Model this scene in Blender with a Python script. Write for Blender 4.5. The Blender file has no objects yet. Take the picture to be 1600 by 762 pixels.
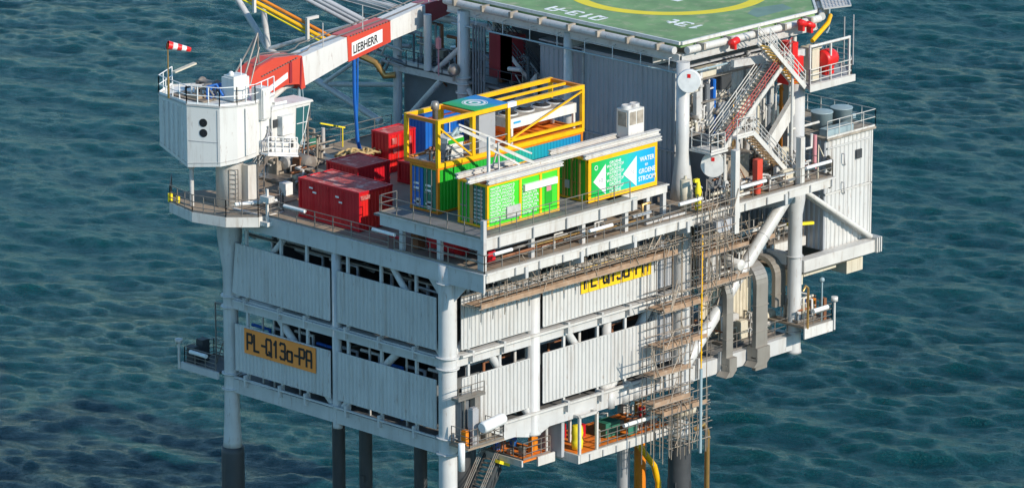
import bpy, bmesh, math, random
import numpy as np
from mathutils import Vector, Matrix
R = math.radians
rnd = random.Random(7)
S = bpy.context.scene
COL = S.collection

# ------------------------------------------------------------------ camera, sky, sun, exposure
cd = bpy.data.cameras.new('camera'); cam = bpy.data.objects.new('camera', cd); COL.objects.link(cam)
cam.location = (-207.570, -207.218, 93.865)
_el, _az = R(15.5), R(45.8)
_fw = Vector((math.sin(_az)*math.cos(_el), math.cos(_az)*math.cos(_el), -math.sin(_el)))
cam.rotation_euler = _fw.to_track_quat('-Z', 'Y').to_euler()
cd.sensor_width = 36.0; cd.lens = 8000/1600*36.0
cd.clip_start = 1.0; cd.clip_end = 60000
S.camera = cam

SUN_EL, SUN_AZ = R(28), math.atan2(0.06, -0.99)      # azimuth measured from +Y towards +X
w = bpy.data.worlds.new('World'); S.world = w; w.use_nodes = True
nt = w.node_tree; bg = nt.nodes['Background']
sk = nt.nodes.new('ShaderNodeTexSky'); sk.sky_type = 'NISHITA'; sk.sun_disc = False
sk.sun_elevation = SUN_EL; sk.sun_rotation = SUN_AZ; sk.altitude = 0; sk.air_density = 1.0; sk.dust_density = 0.0; sk.ozone_density = 2.0
tint = nt.nodes.new('ShaderNodeVectorMath'); tint.operation = 'MULTIPLY'; tint.inputs[1].default_value = (0.76, 1.0, 1.07)
nt.links.new(sk.outputs[0], tint.inputs[0]); nt.links.new(tint.outputs[0], bg.inputs[0]); bg.inputs[1].default_value = 0.15
sd = bpy.data.lights.new('sun', 'SUN'); sd.energy = 4.0; sd.angle = R(0.5); sd.color = (1, 0.91, 0.78)
sun = bpy.data.objects.new('sun', sd); COL.objects.link(sun)
_s = Vector((math.sin(SUN_AZ)*math.cos(SUN_EL), math.cos(SUN_AZ)*math.cos(SUN_EL), math.sin(SUN_EL)))
sun.rotation_euler = _s.to_track_quat('Z', 'Y').to_euler(); sun.location = (0, -40, 80)
S.view_settings.view_transform = 'Standard'; S.view_settings.look = 'None'
S.view_settings.exposure = 0.27; S.view_settings.gamma = 1.0

# ------------------------------------------------------------------ materials
M = {}
def mat(name, col, rough=0.5, metal=0.0, var=0.12, scale=0.8, dirt=None, dirt_amt=0.0, dirt_scale=1.5, streak=False, bump=0.0, spec=0.5):
    m = bpy.data.materials.new(name); m.use_nodes = True; n = m.node_tree.nodes; l = m.node_tree.links
    b = n['Principled BSDF']; b.inputs['Roughness'].default_value = rough; b.inputs['Metallic'].default_value = metal
    b.inputs['Specular IOR Level'].default_value = spec
    tc = n.new('ShaderNodeTexCoord'); mp = n.new('ShaderNodeMapping'); l.new(tc.outputs['Object'], mp.inputs[0])
    nz = n.new('ShaderNodeTexNoise'); nz.inputs['Scale'].default_value = scale; nz.inputs['Detail'].default_value = 6
    l.new(mp.outputs[0], nz.inputs['Vector'])
    mr = n.new('ShaderNodeMapRange'); mr.inputs[1].default_value = 0.25; mr.inputs[2].default_value = 0.75
    mr.inputs[3].default_value = 1-var; mr.inputs[4].default_value = 1+var*0.6; l.new(nz.outputs[0], mr.inputs[0])
    vm = n.new('ShaderNodeVectorMath'); vm.operation = 'SCALE'; vm.inputs[0].default_value = col; l.new(mr.outputs[0], vm.inputs['Scale'])
    oi = n.new('ShaderNodeObjectInfo'); orr = n.new('ShaderNodeMapRange'); orr.inputs[3].default_value = 0.94; orr.inputs[4].default_value = 1.04; l.new(oi.outputs['Random'], orr.inputs[0])
    vo = n.new('ShaderNodeVectorMath'); vo.operation = 'SCALE'; l.new(vm.outputs[0], vo.inputs[0]); l.new(orr.outputs[0], vo.inputs['Scale'])
    out = vo.outputs[0]
    if dirt:
        mp2 = n.new('ShaderNodeMapping'); l.new(tc.outputs['Object'], mp2.inputs[0])
        if streak: mp2.inputs['Scale'].default_value = (2.2, 2.2, 0.25)
        n2 = n.new('ShaderNodeTexNoise'); n2.inputs['Scale'].default_value = dirt_scale; n2.inputs['Detail'].default_value = 8
        n2.inputs['Roughness'].default_value = 0.65; l.new(mp2.outputs[0], n2.inputs['Vector'])
        r2 = n.new('ShaderNodeMapRange'); r2.inputs[1].default_value = 0.52; r2.inputs[2].default_value = 0.72
        r2.inputs[3].default_value = 0; r2.inputs[4].default_value = dirt_amt; l.new(n2.outputs[0], r2.inputs[0])
        mx = n.new('ShaderNodeMix'); mx.data_type = 'RGBA'; l.new(r2.outputs[0], mx.inputs[0])
        l.new(out, mx.inputs[6]); mx.inputs[7].default_value = (*dirt, 1); out = mx.outputs[2]
    if name in ('white', 'steel', 'clad', 'gull', 'crane_white', 'cream', 'grey', 'clad_grey', 'clad_blue'):
        mp3 = n.new('ShaderNodeMapping'); mp3.inputs['Scale'].default_value = (3.0, 3.0, 0.55); mp3.inputs['Location'].default_value = (7, 3, 1); l.new(tc.outputs['Object'], mp3.inputs[0])
        n4 = n.new('ShaderNodeTexNoise'); n4.inputs['Scale'].default_value = 1.7; n4.inputs['Detail'].default_value = 7; n4.inputs['Roughness'].default_value = 0.7; l.new(mp3.outputs[0], n4.inputs['Vector'])
        r4 = n.new('ShaderNodeMapRange'); r4.inputs[1].default_value = 0.60; r4.inputs[2].default_value = 0.72; r4.inputs[3].default_value = 0; r4.inputs[4].default_value = 0.75; l.new(n4.outputs[0], r4.inputs[0])
        m4 = n.new('ShaderNodeMix'); m4.data_type = 'RGBA'; l.new(r4.outputs[0], m4.inputs[0]); l.new(out, m4.inputs[6]); m4.inputs[7].default_value = (0.24, 0.12, 0.06, 1); out = m4.outputs[2]
    l.new(out, b.inputs['Base Color'])
    rr = n.new('ShaderNodeMapRange'); rr.inputs[3].default_value = max(0, rough-0.1); rr.inputs[4].default_value = min(1, rough+0.12)
    l.new(nz.outputs[0], rr.inputs[0]); l.new(rr.outputs[0], b.inputs['Roughness'])
    if bump:
        bp_ = n.new('ShaderNodeBump'); bp_.inputs['Strength'].default_value = bump; bp_.inputs['Distance'].default_value = 0.02
        n3 = n.new('ShaderNodeTexNoise'); n3.inputs['Scale'].default_value = 4; n3.inputs['Detail'].default_value = 5
        l.new(mp.outputs[0], n3.inputs['Vector']); l.new(n3.outputs[0], bp_.inputs['Height']); l.new(bp_.outputs[0], b.inputs['Normal'])
    M[name] = m; return m
RUST = (0.16, 0.055, 0.02)
mat('white', (0.62, 0.60, 0.56), 0.42, dirt=(0.33, 0.26, 0.19), dirt_amt=0.5, dirt_scale=1.1, streak=True)
mat('steel', (0.56, 0.555, 0.54), 0.42, dirt=(0.34, 0.29, 0.24), dirt_amt=0.45, dirt_scale=1.0, streak=True)
mat('clad', (0.56, 0.555, 0.535), 0.45, var=0.07, scale=0.5, dirt=(0.36, 0.31, 0.26), dirt_amt=0.55, dirt_scale=0.9, streak=True)
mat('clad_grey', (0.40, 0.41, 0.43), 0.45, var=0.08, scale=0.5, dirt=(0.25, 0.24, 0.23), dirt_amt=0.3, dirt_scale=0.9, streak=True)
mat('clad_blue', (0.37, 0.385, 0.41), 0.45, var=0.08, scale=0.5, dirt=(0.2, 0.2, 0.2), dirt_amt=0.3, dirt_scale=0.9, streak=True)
mat('sign_orange', (0.95, 0.30, 0.055), 0.5, var=0.08)
mat('cream', (0.60, 0.54, 0.42), 0.5, var=0.08, dirt=(0.3, 0.22, 0.14), dirt_amt=0.4, streak=True)
mat('gull', (0.52, 0.51, 0.49), 0.45, metal=0.0, dirt=RUST, dirt_amt=0.35, dirt_scale=2.5)
mat('galv', (0.30, 0.27, 0.24), 0.4, metal=0.45, dirt=(0.24, 0.13, 0.07), dirt_amt=0.5, dirt_scale=1.8)
mat('darkrail', (0.22, 0.2, 0.18), 0.5, metal=0.3, dirt=RUST, dirt_amt=0.5, dirt_scale=2)
mat('deck', (0.31, 0.245, 0.18), 0.75, var=0.25, scale=0.7, dirt=(0.33, 0.21, 0.12), dirt_amt=0.7, dirt_scale=0.6, bump=0.4)
mat('deck_grey', (0.17, 0.17, 0.17), 0.75, var=0.25, scale=0.9, dirt=(0.26, 0.2, 0.15), dirt_amt=0.6, dirt_scale=0.7, bump=0.3)
mat('dark', (0.05, 0.055, 0.06), 0.6, var=0.3)
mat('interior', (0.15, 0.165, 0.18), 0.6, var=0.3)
mat('jacket', (0.055, 0.058, 0.062), 0.55, var=0.25, dirt=(0.14, 0.1, 0.08), dirt_amt=0.35, dirt_scale=0.8, streak=True)
mat('plank', (0.36, 0.235, 0.15), 0.75, var=0.35, scale=1.6, dirt=(0.5, 0.42, 0.33), dirt_amt=0.6, dirt_scale=1.4, bump=0.4)
mat('rust', (0.25, 0.10, 0.045), 0.8, var=0.4, scale=2)
mat('orange_deck', (0.80, 0.21, 0.02), 0.6, var=0.3, scale=2, dirt=(0.35, 0.12, 0.04), dirt_amt=0.6)
mat('maroon', (0.56, 0.008, 0.018), 0.4, var=0.15, dirt=(0.34, 0.02, 0.02), dirt_amt=0.4, dirt_scale=1.3, streak=True)
mat('red', (0.72, 0.016, 0.014), 0.4, var=0.15, dirt=(0.4, 0.03, 0.02), dirt_amt=0.4)
mat('rail_red', (0.42, 0.07, 0.06), 0.5, var=0.2)
mat('red_roof', (0.50, 0.09, 0.08), 0.6, var=0.5, scale=1.2, dirt=(0.72, 0.50, 0.43), dirt_amt=0.95, dirt_scale=1.7, bump=0.3)
mat('crane_red', (0.62, 0.075, 0.045), 0.35, var=0.1)
mat('crane_dark_red', (0.28, 0.03, 0.04), 0.4, var=0.1)
mat('crane_white', (0.70, 0.69, 0.655), 0.38, var=0.05, scale=0.4, dirt=(0.42, 0.37, 0.31), dirt_amt=0.5, dirt_scale=0.9, streak=True)
mat('yellow', (0.88, 0.47, 0.005), 0.4, var=0.12, dirt=(0.4, 0.14, 0.02), dirt_amt=0.4)
mat('orange', (0.72, 0.22, 0.01), 0.45, var=0.15, dirt=(0.35, 0.1, 0.02), dirt_amt=0.5)
mat('sign_yellow', (0.85, 0.52, 0.01), 0.5, var=0.08)
mat('paint_yellow', (0.86, 0.68, 0.02), 0.6, var=0.1)
mat('green', (0.02, 0.38, 0.02), 0.42, var=0.12, dirt=(0.03, 0.2, 0.03), dirt_amt=0.4)
mat('green_bright', (0.06, 0.60, 0.03), 0.42, var=0.1)
mat('green_sea', (0.03, 0.17, 0.11), 0.5, var=0.12)
mat('blue', (0.01, 0.13, 0.50), 0.4, var=0.12, dirt=(0.1, 0.15, 0.25), dirt_amt=0.4)
mat('cyan', (0.02, 0.33, 0.62), 0.45, var=0.08)
mat('pale_blue', (0.30, 0.39, 0.42), 0.45, var=0.12)
mat('grey', (0.36, 0.36, 0.37), 0.45, var=0.1, dirt=(0.25, 0.2, 0.17), dirt_amt=0.3)
mat('duct', (0.33, 0.30, 0.26), 0.45, metal=0.35, var=0.12, dirt=(0.22, 0.18, 0.14), dirt_amt=0.5, streak=True)
mat('black', (0.012, 0.012, 0.014), 0.5, var=0.1)
mat('rubber', (0.03, 0.03, 0.03), 0.8)
mat('letter_white', (0.78, 0.78, 0.76), 0.6, var=0.12, scale=3)
mat('helideck_green', (0.20, 0.34, 0.14), 0.75, var=0.34, scale=0.5, dirt=(0.42, 0.40, 0.26), dirt_amt=0.85, dirt_scale=0.9, bump=0.3)
mat('light_green_worn', (0.17, 0.27, 0.22), 0.75, var=0.2)
mat('scaffold_tube', (0.44, 0.36, 0.28), 0.45, metal=0.3, dirt=(0.24, 0.11, 0.05), dirt_amt=0.6, dirt_scale=1.5)
mat('rope', (0.50, 0.36, 0.16), 0.85, var=0.3, scale=4)
mat('tarp', (0.36, 0.31, 0.25), 0.85, var=0.45, scale=2.2, bump=0.6)
mat('pink', (0.6, 0.25, 0.27), 0.6)
mat('brass', (0.6, 0.35, 0.12), 0.3, metal=0.7)
g = mat('glass', (0.03, 0.12, 0.13), 0.08, var=0.05, spec=0.8)
def gradient(name, x0, x1, stops):
    m = bpy.data.materials.new(name); m.use_nodes = True; n = m.node_tree.nodes; l = m.node_tree.links
    b = n['Principled BSDF']; b.inputs['Roughness'].default_value = 0.45
    tc = n.new('ShaderNodeTexCoord'); sx = n.new('ShaderNodeSeparateXYZ'); l.new(tc.outputs['Object'], sx.inputs[0])
    mr = n.new('ShaderNodeMapRange'); mr.inputs[1].default_value = x0; mr.inputs[2].default_value = x1; l.new(sx.outputs[0], mr.inputs[0])
    cr = n.new('ShaderNodeValToRGB'); l.new(mr.outputs[0], cr.inputs[0])
    e = cr.color_ramp.elements
    e[0].position = stops[0][0]; e[0].color = (*stops[0][1], 1); e[1].position = stops[-1][0]; e[1].color = (*stops[-1][1], 1)
    for p, c in stops[1:-1]:
        q = e.new(p); q.color = (*c, 1)
    l.new(cr.outputs[0], b.inputs['Base Color']); M[name] = m

# ------------------------------------------------------------------ mesh builder
class MB:
    def __init__(s): s.v = []; s.f = []; s.sm = []; s.mi = []; s.cur = 0
    def poly(s, pts, smooth=False):
        i = len(s.v); s.v += [tuple(p) for p in pts]; s.f.append(tuple(range(i, i+len(pts)))); s.sm.append(smooth); s.mi.append(s.cur); return s
    def face(s, idx, smooth=False): s.f.append(tuple(idx)); s.sm.append(smooth); s.mi.append(s.cur)
    def hexa(s, c):      # 8 corners: bottom 4 ccw, top 4 ccw
        i = len(s.v); s.v += [tuple(p) for p in c]
        for q in ((3, 2, 1, 0), (4, 5, 6, 7), (0, 1, 5, 4), (1, 2, 6, 5), (2, 3, 7, 6), (3, 0, 4, 7)): s.face([i+k for k in q])
        return s
    def box(s, x0, x1, y0, y1, z0, z1):
        return s.hexa([(x0, y0, z0), (x1, y0, z0), (x1, y1, z0), (x0, y1, z0), (x0, y0, z1), (x1, y0, z1), (x1, y1, z1), (x0, y1, z1)])
    def obox(s, c, a, b, n):   # centre and three half vectors
        c, a, b, n = Vector(c), Vector(a), Vector(b), Vector(n)
        return s.hexa([c-a-b-n, c+a-b-n, c+a+b-n, c-a+b-n, c-a-b+n, c+a-b+n, c+a+b+n, c-a+b+n])
    def beam(s, p0, p1, w, h=None, up=(0, 0, 1)):
        h = h or w; p0, p1 = Vector(p0), Vector(p1); d = (p1-p0); L = d.length; d.normalize(); up = Vector(up)
        if abs(d.dot(up)) > 0.98: up = Vector((1, 0, 0))
        a = d.cross(up).normalized(); b = a.cross(d).normalized()
        return s.obox((p0+p1)/2, d*L/2, a*w/2, b*h/2)
    def ibeam(s, p0, p1, w, h, t=0.05):
        u = Vector((0, 0, 1)); o = u*(h/2-t/2)
        s.beam(Vector(p0)+o, Vector(p1)+o, w, t); s.beam(Vector(p0)-o, Vector(p1)-o, w, t); s.beam(p0, p1, t, h-2*t-0.004); return s
    def sweep(s, pts, rs, n=10, caps=True, smooth=True):
        pts = [Vector(p) for p in pts]; k = len(pts)
        if not isinstance(rs, (list, tuple)): rs = [rs]*k
        d0 = (pts[1]-pts[0]).normalized(); ref = Vector((0, 0, 1)) if abs(d0.z) < 0.9 else Vector((1, 0, 0))
        a = d0.cross(ref).normalized(); base = len(s.v); rings = []
        for i in range(k):
            if i == 0: d = d0
            elif i == k-1: d = (pts[i]-pts[i-1]).normalized()
            else:
                d = ((pts[i]-pts[i-1]).normalized()+(pts[i+1]-pts[i]).normalized())
                d = d.normalized() if d.length > 1e-6 else (pts[i]-pts[i-1]).normalized()
            a = (a-d*a.dot(d)).normalized(); b = d.cross(a)
            ph = math.pi/n if n == 4 else 0
            ring = [pts[i]+(a*math.cos(ph+2*math.pi*j/n)+b*math.sin(ph+2*math.pi*j/n))*rs[i] for j in range(n)]
            rings.append(ring); s.v += [tuple(p) for p in ring]
        sm = smooth and n > 5
        for i in range(k-1):
            for j in range(n):
                q = base+i*n; s.face((q+j, q+(j+1) % n, q+n+(j+1) % n, q+n+j), sm)
        if caps: s.poly(list(reversed(rings[0]))); s.poly(rings[-1])
        return s
    def tube(s, p0, p1, r, r2=None, n=10): return s.sweep([p0, p1], [r, r if r2 is None else r2], n)
    def lathe(s, c, prof, n=24, ax=(0, 0, 1)):    # prof: list of (r,z)
        c = Vector(c); ax = Vector(ax).normalized()
        a = ax.orthogonal().normalized(); b = ax.cross(a); base = len(s.v)
        for r, z in prof:
            for j in range(n): s.v.append(tuple(c+ax*z+(a*math.cos(2*math.pi*j/n)+b*math.sin(2*math.pi*j/n))*max(r, 1e-4)))
        for i in range(len(prof)-1):
            flat = abs(prof[i+1][0]-prof[i][0]) > abs(prof[i+1][1]-prof[i][1])*2
            for j in range(n):
                q = base+i*n; s.face((q+j, q+(j+1) % n, q+n+(j+1) % n, q+n+j), not flat)
        return s
    def prism(s, pts, vec):
        pts = [Vector(p) for p in pts]; vec = Vector(vec); n = len(pts); i = len(s.v)
        s.v += [tuple(p) for p in pts]+[tuple(p+vec) for p in pts]
        s.face(list(range(i+n-1, i-1, -1))); s.face(list(range(i+n, i+2*n)))
        for j in range(n): s.face((i+j, i+(j+1) % n, i+n+(j+1) % n, i+n+j))
        return s
    def corr(s, p, u, L, z0, z1, nrm, pitch=0.3, d=0.06, back=0.05):
        p, u, nr = Vector(p), Vector(u), Vector(nrm); pts = []; k = max(2, round(L/pitch)); q = L/k
        for i in range(k):
            for t, o in ((0.0, 0), (0.42, 0), (0.55, d), (0.87, d)):
                pts.append(p+u*(i+t)*q+nr*o)
        pts.append(p+u*L); pts += [p+u*L-nr*back, p-nr*back]
        pts = [Vector((a.x, a.y, z0)) for a in pts]
        return s.prism(pts, (0, 0, z1-z0))
    def sphere(s, c, r, n=12, sq=1.0):
        prof = [(r*math.sin(math.pi*i/n), -r*sq*math.cos(math.pi*i/n)) for i in range(n+1)]
        return s.lathe(c, prof, n*2)
    def rail(s, pts, h=1.1, r=0.028, sp=1.5, mids=(0.55,), kick=True, side=None):
        pts = [Vector(p) for p in pts]
        for a, b in zip(pts[:-1], pts[1:]):
            L = (b-a).length
            if L < 0.05: continue
            for hh in (h,)+tuple(h*m for m in mids): s.sweep([a+Vector((0, 0, hh)), b+Vector((0, 0, hh))], r, 4)
            k = max(1, round(L/sp))
            for i in range(k+1):
                q = a.lerp(b, i/k); s.sweep([q, q+Vector((0, 0, h))], r*1.15, 4)
            if kick: s.beam(a+Vector((0, 0, 0.07)), b+Vector((0, 0, 0.07)), 0.02, 0.12)
        return s
    def build(s, name, m, parent=None):
        me = bpy.data.meshes.new(name)
        off = Vector((0, 0, 0)); p = parent
        while p is not None: off += p.location; p = p.parent
        v = [(a[0]-off.x, a[1]-off.y, a[2]-off.z) for a in s.v]
        me.from_pydata(v, [], s.f); me.polygons.foreach_set('use_smooth', s.sm)
        ms = m if isinstance(m, (list, tuple)) else [m]
        for q in ms: me.materials.append(M[q])
        if len(ms) > 1: me.polygons.foreach_set('material_index', s.mi)
        bm = bmesh.new(); bm.from_mesh(me); bmesh.ops.recalc_face_normals(bm, faces=bm.faces); bm.to_mesh(me); bm.free()
        me.update(); o = bpy.data.objects.new(name, me); COL.objects.link(o)
        if parent: o.parent = parent
        return o
def tag(o, label=None, cat=None, group=None, kind=None):
    if label: o['label'] = label
    if cat: o['category'] = cat
    if group: o['group'] = group
    if kind: o['kind'] = kind
    return o
def thing(name, label, cat, loc, group=None):
    o = bpy.data.objects.new(name, None); COL.objects.link(o); o.location = loc; o.empty_display_size = 0.3
    return tag(o, label, cat, group)
def single(name, mb, m, label, cat, loc, group=None):
    """a thing that is one mesh, its origin at loc"""
    mb.v = [(a[0]-loc[0], a[1]-loc[1], a[2]-loc[2]) for a in mb.v]
    o = mb.build(name, m); o.location = loc; return tag(o, label, cat, group)
def text(s, h, p, ux, uy, m, parent, name='lettering', align='LEFT', wide=1.0, depth=0.006, bold=0.0):
    cu = bpy.data.curves.new(name, 'FONT'); cu.body = s; cu.size = 1.0; cu.extrude = 0.001; cu.align_x = align; cu.space_line = 0.82
    cu.offset = bold; cu.resolution_u = 3
    ob = bpy.data.objects.new(name, cu); COL.objects.link(ob); bpy.context.view_layer.update()
    dg = bpy.context.evaluated_depsgraph_get(); me = bpy.data.meshes.new_from_object(ob.evaluated_get(dg))
    COL.objects.unlink(ob); bpy.data.objects.remove(ob)
    p, ux, uy = Vector(p), Vector(ux), Vector(uy); nr = ux.cross(uy)
    off = Vector((0, 0, 0)); q = parent
    while q is not None: off += q.location; q = q.parent
    for v in me.vertices: v.co = p+ux*(v.co.x*h*wide)+uy*(v.co.y*h)+nr*(v.co.z/0.001*depth)-off
    me.materials.clear(); me.materials.append(M[m]); me.name = name
    o = bpy.data.objects.new(name, me); COL.objects.link(o); o.parent = parent; return o
GLY = {  # strokes on a 0..0.56 x 0..1 cell
 'P': [[(0,0),(0,1),(.46,1),(.54,.9),(.54,.55),(.46,.45),(0,.45)]], 'L': [[(0,1),(0,0),(.5,0)]], '-': [[(.08,.48),(.46,.48)]],
 'Q': [[(.08,0),(0,.1),(0,.9),(.08,1),(.46,1),(.54,.9),(.54,.1),(.46,0),(.08,0)],[(.3,.2),(.56,-.06)]],
 '1': [[(.1,.78),(.3,1),(.3,0)]], '3': [[(0,.9),(.08,1),(.46,1),(.54,.9),(.54,.6),(.44,.52),(.15,.52)],[(.44,.52),(.54,.42),(.54,.1),(.46,0),(.08,0),(0,.1)]],
 'a': [[(.08,.62),(.46,.62),(.54,.52),(.54,.1),(.46,0),(.08,0),(0,.1),(0,.52),(.08,.62)],[(.54,.6),(.54,0)]],
 'A': [[(0,0),(0,.9),(.08,1),(.46,1),(.54,.9),(.54,0)],[(0,.42),(.54,.42)]], 't': [[(.2,.9),(.2,.1),(.28,0),(.48,0)],[(0,.62),(.45,.62)]], '.': [[(.1,.06),(.2,.06)]],
 'H': [[(0,0),(0,1)],[(.54,0),(.54,1)],[(0,.5),(.54,.5)]]}
def strokes(mb, s, p, ux, uy, h, t, adv=0.78, wide=1.0, depth=0.012):
    p, ux, uy = Vector(p), Vector(ux), Vector(uy); nr = ux.cross(uy); x = 0; k = 0
    for ch in s:
        for pl in GLY.get(ch, []):
            for a, b in zip(pl[:-1], pl[1:]):
                A = p+ux*((x+a[0])*h*wide)+uy*(a[1]*h); B = p+ux*((x+b[0])*h*wide)+uy*(b[1]*h); d = (B-A).normalized(); sd_ = d.cross(nr)
                mb.obox((A+B)/2, (B-A)/2+d*t*0.42, sd_*t/2, nr*(depth/2+k % 7*0.0015)); k += 1
        x += (adv if ch not in '.-' else adv*0.75)
    return mb

# ------------------------------------------------------------------ sea (one displaced sheet reaching the horizon)
def build_sea():
    Z = -21.0
    fh = np.array([math.sin(_az), math.cos(_az)]); rt = np.array([math.cos(_az), -math.sin(_az)])
    o = np.array([-207.57, -207.22])
    a = np.concatenate([-np.geomspace(20000, 270, 14)+0*1, np.linspace(300, 580, 860), np.geomspace(600, 45000, 22)])
    a[:14] = 290-np.geomspace(20000, 12, 14)
    b = np.concatenate([-np.geomspace(30000, 96, 20), np.linspace(-90, 90, 560), np.geomspace(96, 30000, 20)])
    A, B = np.meshgrid(a, b, indexing='ij')
    X = o[0]+A*fh[0]+B*rt[0]; Y = o[1]+A*fh[1]+B*rt[1]
    fade = np.clip((640-A)/50, 0, 1)*np.clip((A-270)/25, 0, 1)*np.clip((104-np.abs(B))/14, 0, 1)
    rs = np.random.RandomState(5); H = np.zeros_like(X); DX = np.zeros_like(X); DY = np.zeros_like(X); ST = np.zeros_like(X)
    wind = R(18)      # travel direction of the wind sea, degrees from +X
    N = 230
    lam = np.exp(rs.uniform(np.log(1.2), np.log(12), N))
    for i in range(N):
        L = lam[i]; th = wind+rs.normal(0, 0.50+0.15*(L < 4)); k = 2*math.pi/L
        amp = 0.0044*L**0.56
        ph = k*(X*math.cos(th)+Y*math.sin(th))+rs.uniform(0, 6.283)
        c = np.cos(ph); s_ = np.sin(ph)
        H += amp*c; DX -= amp*math.cos(th)*s_*0.25; DY -= amp*math.sin(th)*s_*0.25; ST += amp*k*c
    # gusty patches
    g1 = np.sin(X*0.021+Y*0.013+1)+np.sin(X*-0.015+Y*0.031+2.2)+np.sin(X*0.05-Y*0.04)
    F = 1.0+0.1*g1
    X2 = X+DX*fade*F; Y2 = Y+DY*fade*F; Zz = Z+H*fade*F
    n0, n1 = X.shape
    me = bpy.data.meshes.new('sea')
    me.vertices.add(n0*n1); me.vertices.foreach_set('co', np.stack([X2, Y2, Zz], -1).reshape(-1).astype(np.float32))
    idx = np.arange(n0*n1).reshape(n0, n1)
    q = np.stack([idx[:-1, :-1], idx[1:, :-1], idx[1:, 1:], idx[:-1, 1:]], -1).reshape(-1, 4)[:, ::-1]
    nf = len(q); me.loops.add(nf*4); me.polygons.add(nf)
    me.loops.foreach_set('vertex_index', q.reshape(-1).astype(np.int32))
    me.polygons.foreach_set('loop_start', (np.arange(nf)*4).astype(np.int32))
    me.polygons.foreach_set('use_smooth', np.ones(nf, bool)); me.update()
    at = me.attributes.new('foam', 'FLOAT', 'POINT'); fo = np.clip((ST*fade*F-FOAM_T)/0.25, 0, 1)
    at.data.foreach_set('value', fo.reshape(-1).astype(np.float32))
    at = me.attributes.new('crest', 'FLOAT', 'POINT'); at.data.foreach_set('value', (H*fade).reshape(-1).astype(np.float32))
    m = bpy.data.materials.new('sea_water'); m.use_nodes = True; n = m.node_tree.nodes; l = m.node_tree.links
    bs = n['Principled BSDF']; bs.inputs['IOR'].default_value = 1.34
    ca = n.new('ShaderNodeAttribute'); ca.attribute_name = 'crest'
    mr = n.new('ShaderNodeMapRange'); mr.inputs[1].default_value = -0.3; mr.inputs[2].default_value = 0.35; l.new(ca.outputs['Fac'], mr.inputs[0])
    tc = n.new('ShaderNodeTexCoord'); big = n.new('ShaderNodeTexNoise'); big.inputs['Scale'].default_value = 0.018; big.inputs['Detail'].default_value = 3
    l.new(tc.outputs['Object'], big.inputs['Vector'])
    mx = n.new('ShaderNodeMix'); mx.data_type = 'RGBA'; l.new(mr.outputs[0], mx.inputs[0])
    mx.inputs[6].default_value = (0.0005, 0.055, 0.066, 1); mx.inputs[7].default_value = (0.001, 0.080, 0.078, 1)
    mg = n.new('ShaderNodeMix'); mg.data_type = 'RGBA'; mg.blend_type = 'MULTIPLY'; mg.inputs[0].default_value = 1
    gr = n.new('ShaderNodeMapRange'); gr.inputs[1].default_value = 0.35; gr.inputs[2].default_value = 0.65; gr.inputs[3].default_value = 0.8; gr.inputs[4].default_value = 1.2
    l.new(big.outputs[0], gr.inputs[0]); l.new(mx.outputs[2], mg.inputs[6]); l.new(gr.outputs[0], mg.inputs[7])
    fa = n.new('ShaderNodeAttribute'); fa.attribute_name = 'foam'
    fn = n.new('ShaderNodeTexNoise'); fn.inputs['Scale'].default_value = 1.3; fn.inputs['Detail'].default_value = 10; fn.inputs['Roughness'].default_value = 0.75
    l.new(tc.outputs['Object'], fn.inputs['Vector'])
    fr = n.new('ShaderNodeMapRange'); fr.inputs[1].default_value = 0.5; fr.inputs[2].default_value = 0.62; l.new(fn.outputs[0], fr.inputs[0])
    mu = n.new('ShaderNodeMath'); mu.operation = 'MULTIPLY'; l.new(fa.outputs['Fac'], mu.inputs[0]); l.new(fr.outputs[0], mu.inputs[1])
    mf = n.new('ShaderNodeMix'); mf.data_type = 'RGBA'; l.new(mu.outputs[0], mf.inputs[0]); l.new(mg.outputs[2], mf.inputs[6]); mf.inputs[7].default_value = (0.6, 0.66, 0.66, 1)
    l.new(mf.outputs[2], bs.inputs['Base Color'])
    rg = n.new('ShaderNodeMapRange'); rg.inputs[3].default_value = 0.28; wr = n.new('ShaderNodeMapRange'); wr.inputs[1].default_value = 0.35; wr.inputs[2].default_value = 0.65; wr.inputs[3].default_value = 0.14; wr.inputs[4].default_value = 0.32; l.new(big.outputs[0], wr.inputs[0]); l.new(wr.outputs[0], rg.inputs[3]); rg.inputs[4].default_value = 0.6; l.new(mu.outputs[0], rg.inputs[0]); l.new(rg.outputs[0], bs.inputs['Roughness'])
    # wind-aligned coordinates for the ripples (along wind, along crests), in metres
    def dotn(v):
        d = n.new('ShaderNodeVectorMath'); d.operation = 'DOT_PRODUCT'; l.new(tc.outputs['Object'], d.inputs[0]); d.inputs[1].default_value = v; return d.outputs['Value']
    wa = R(14); du, dv = dotn((math.cos(wa), math.sin(wa), 0)), dotn((-math.sin(wa), math.cos(wa), 0))
    prev = None
    for sc, au, av, dist, det in ((0.45, 1.5, 0.7, 0.44, 4), (1.25, 1.4, 0.7, 0.33, 5), (3.0, 1.2, 0.9, 0.16, 7)):
        cx = n.new('ShaderNodeCombineXYZ')
        for k, (src, f_) in enumerate(((du, au), (dv, av))):
            mm = n.new('ShaderNodeMath'); mm.operation = 'MULTIPLY'; mm.inputs[1].default_value = f_; l.new(src, mm.inputs[0]); l.new(mm.outputs[0], cx.inputs[k])
        nn = n.new('ShaderNodeTexNoise'); nn.inputs['Scale'].default_value = sc; nn.inputs['Detail'].default_value = det; nn.inputs['Roughness'].default_value = 0.6; nn.inputs['Distortion'].default_value = 0.5
        l.new(cx.outputs[0], nn.inputs['Vector'])
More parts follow.
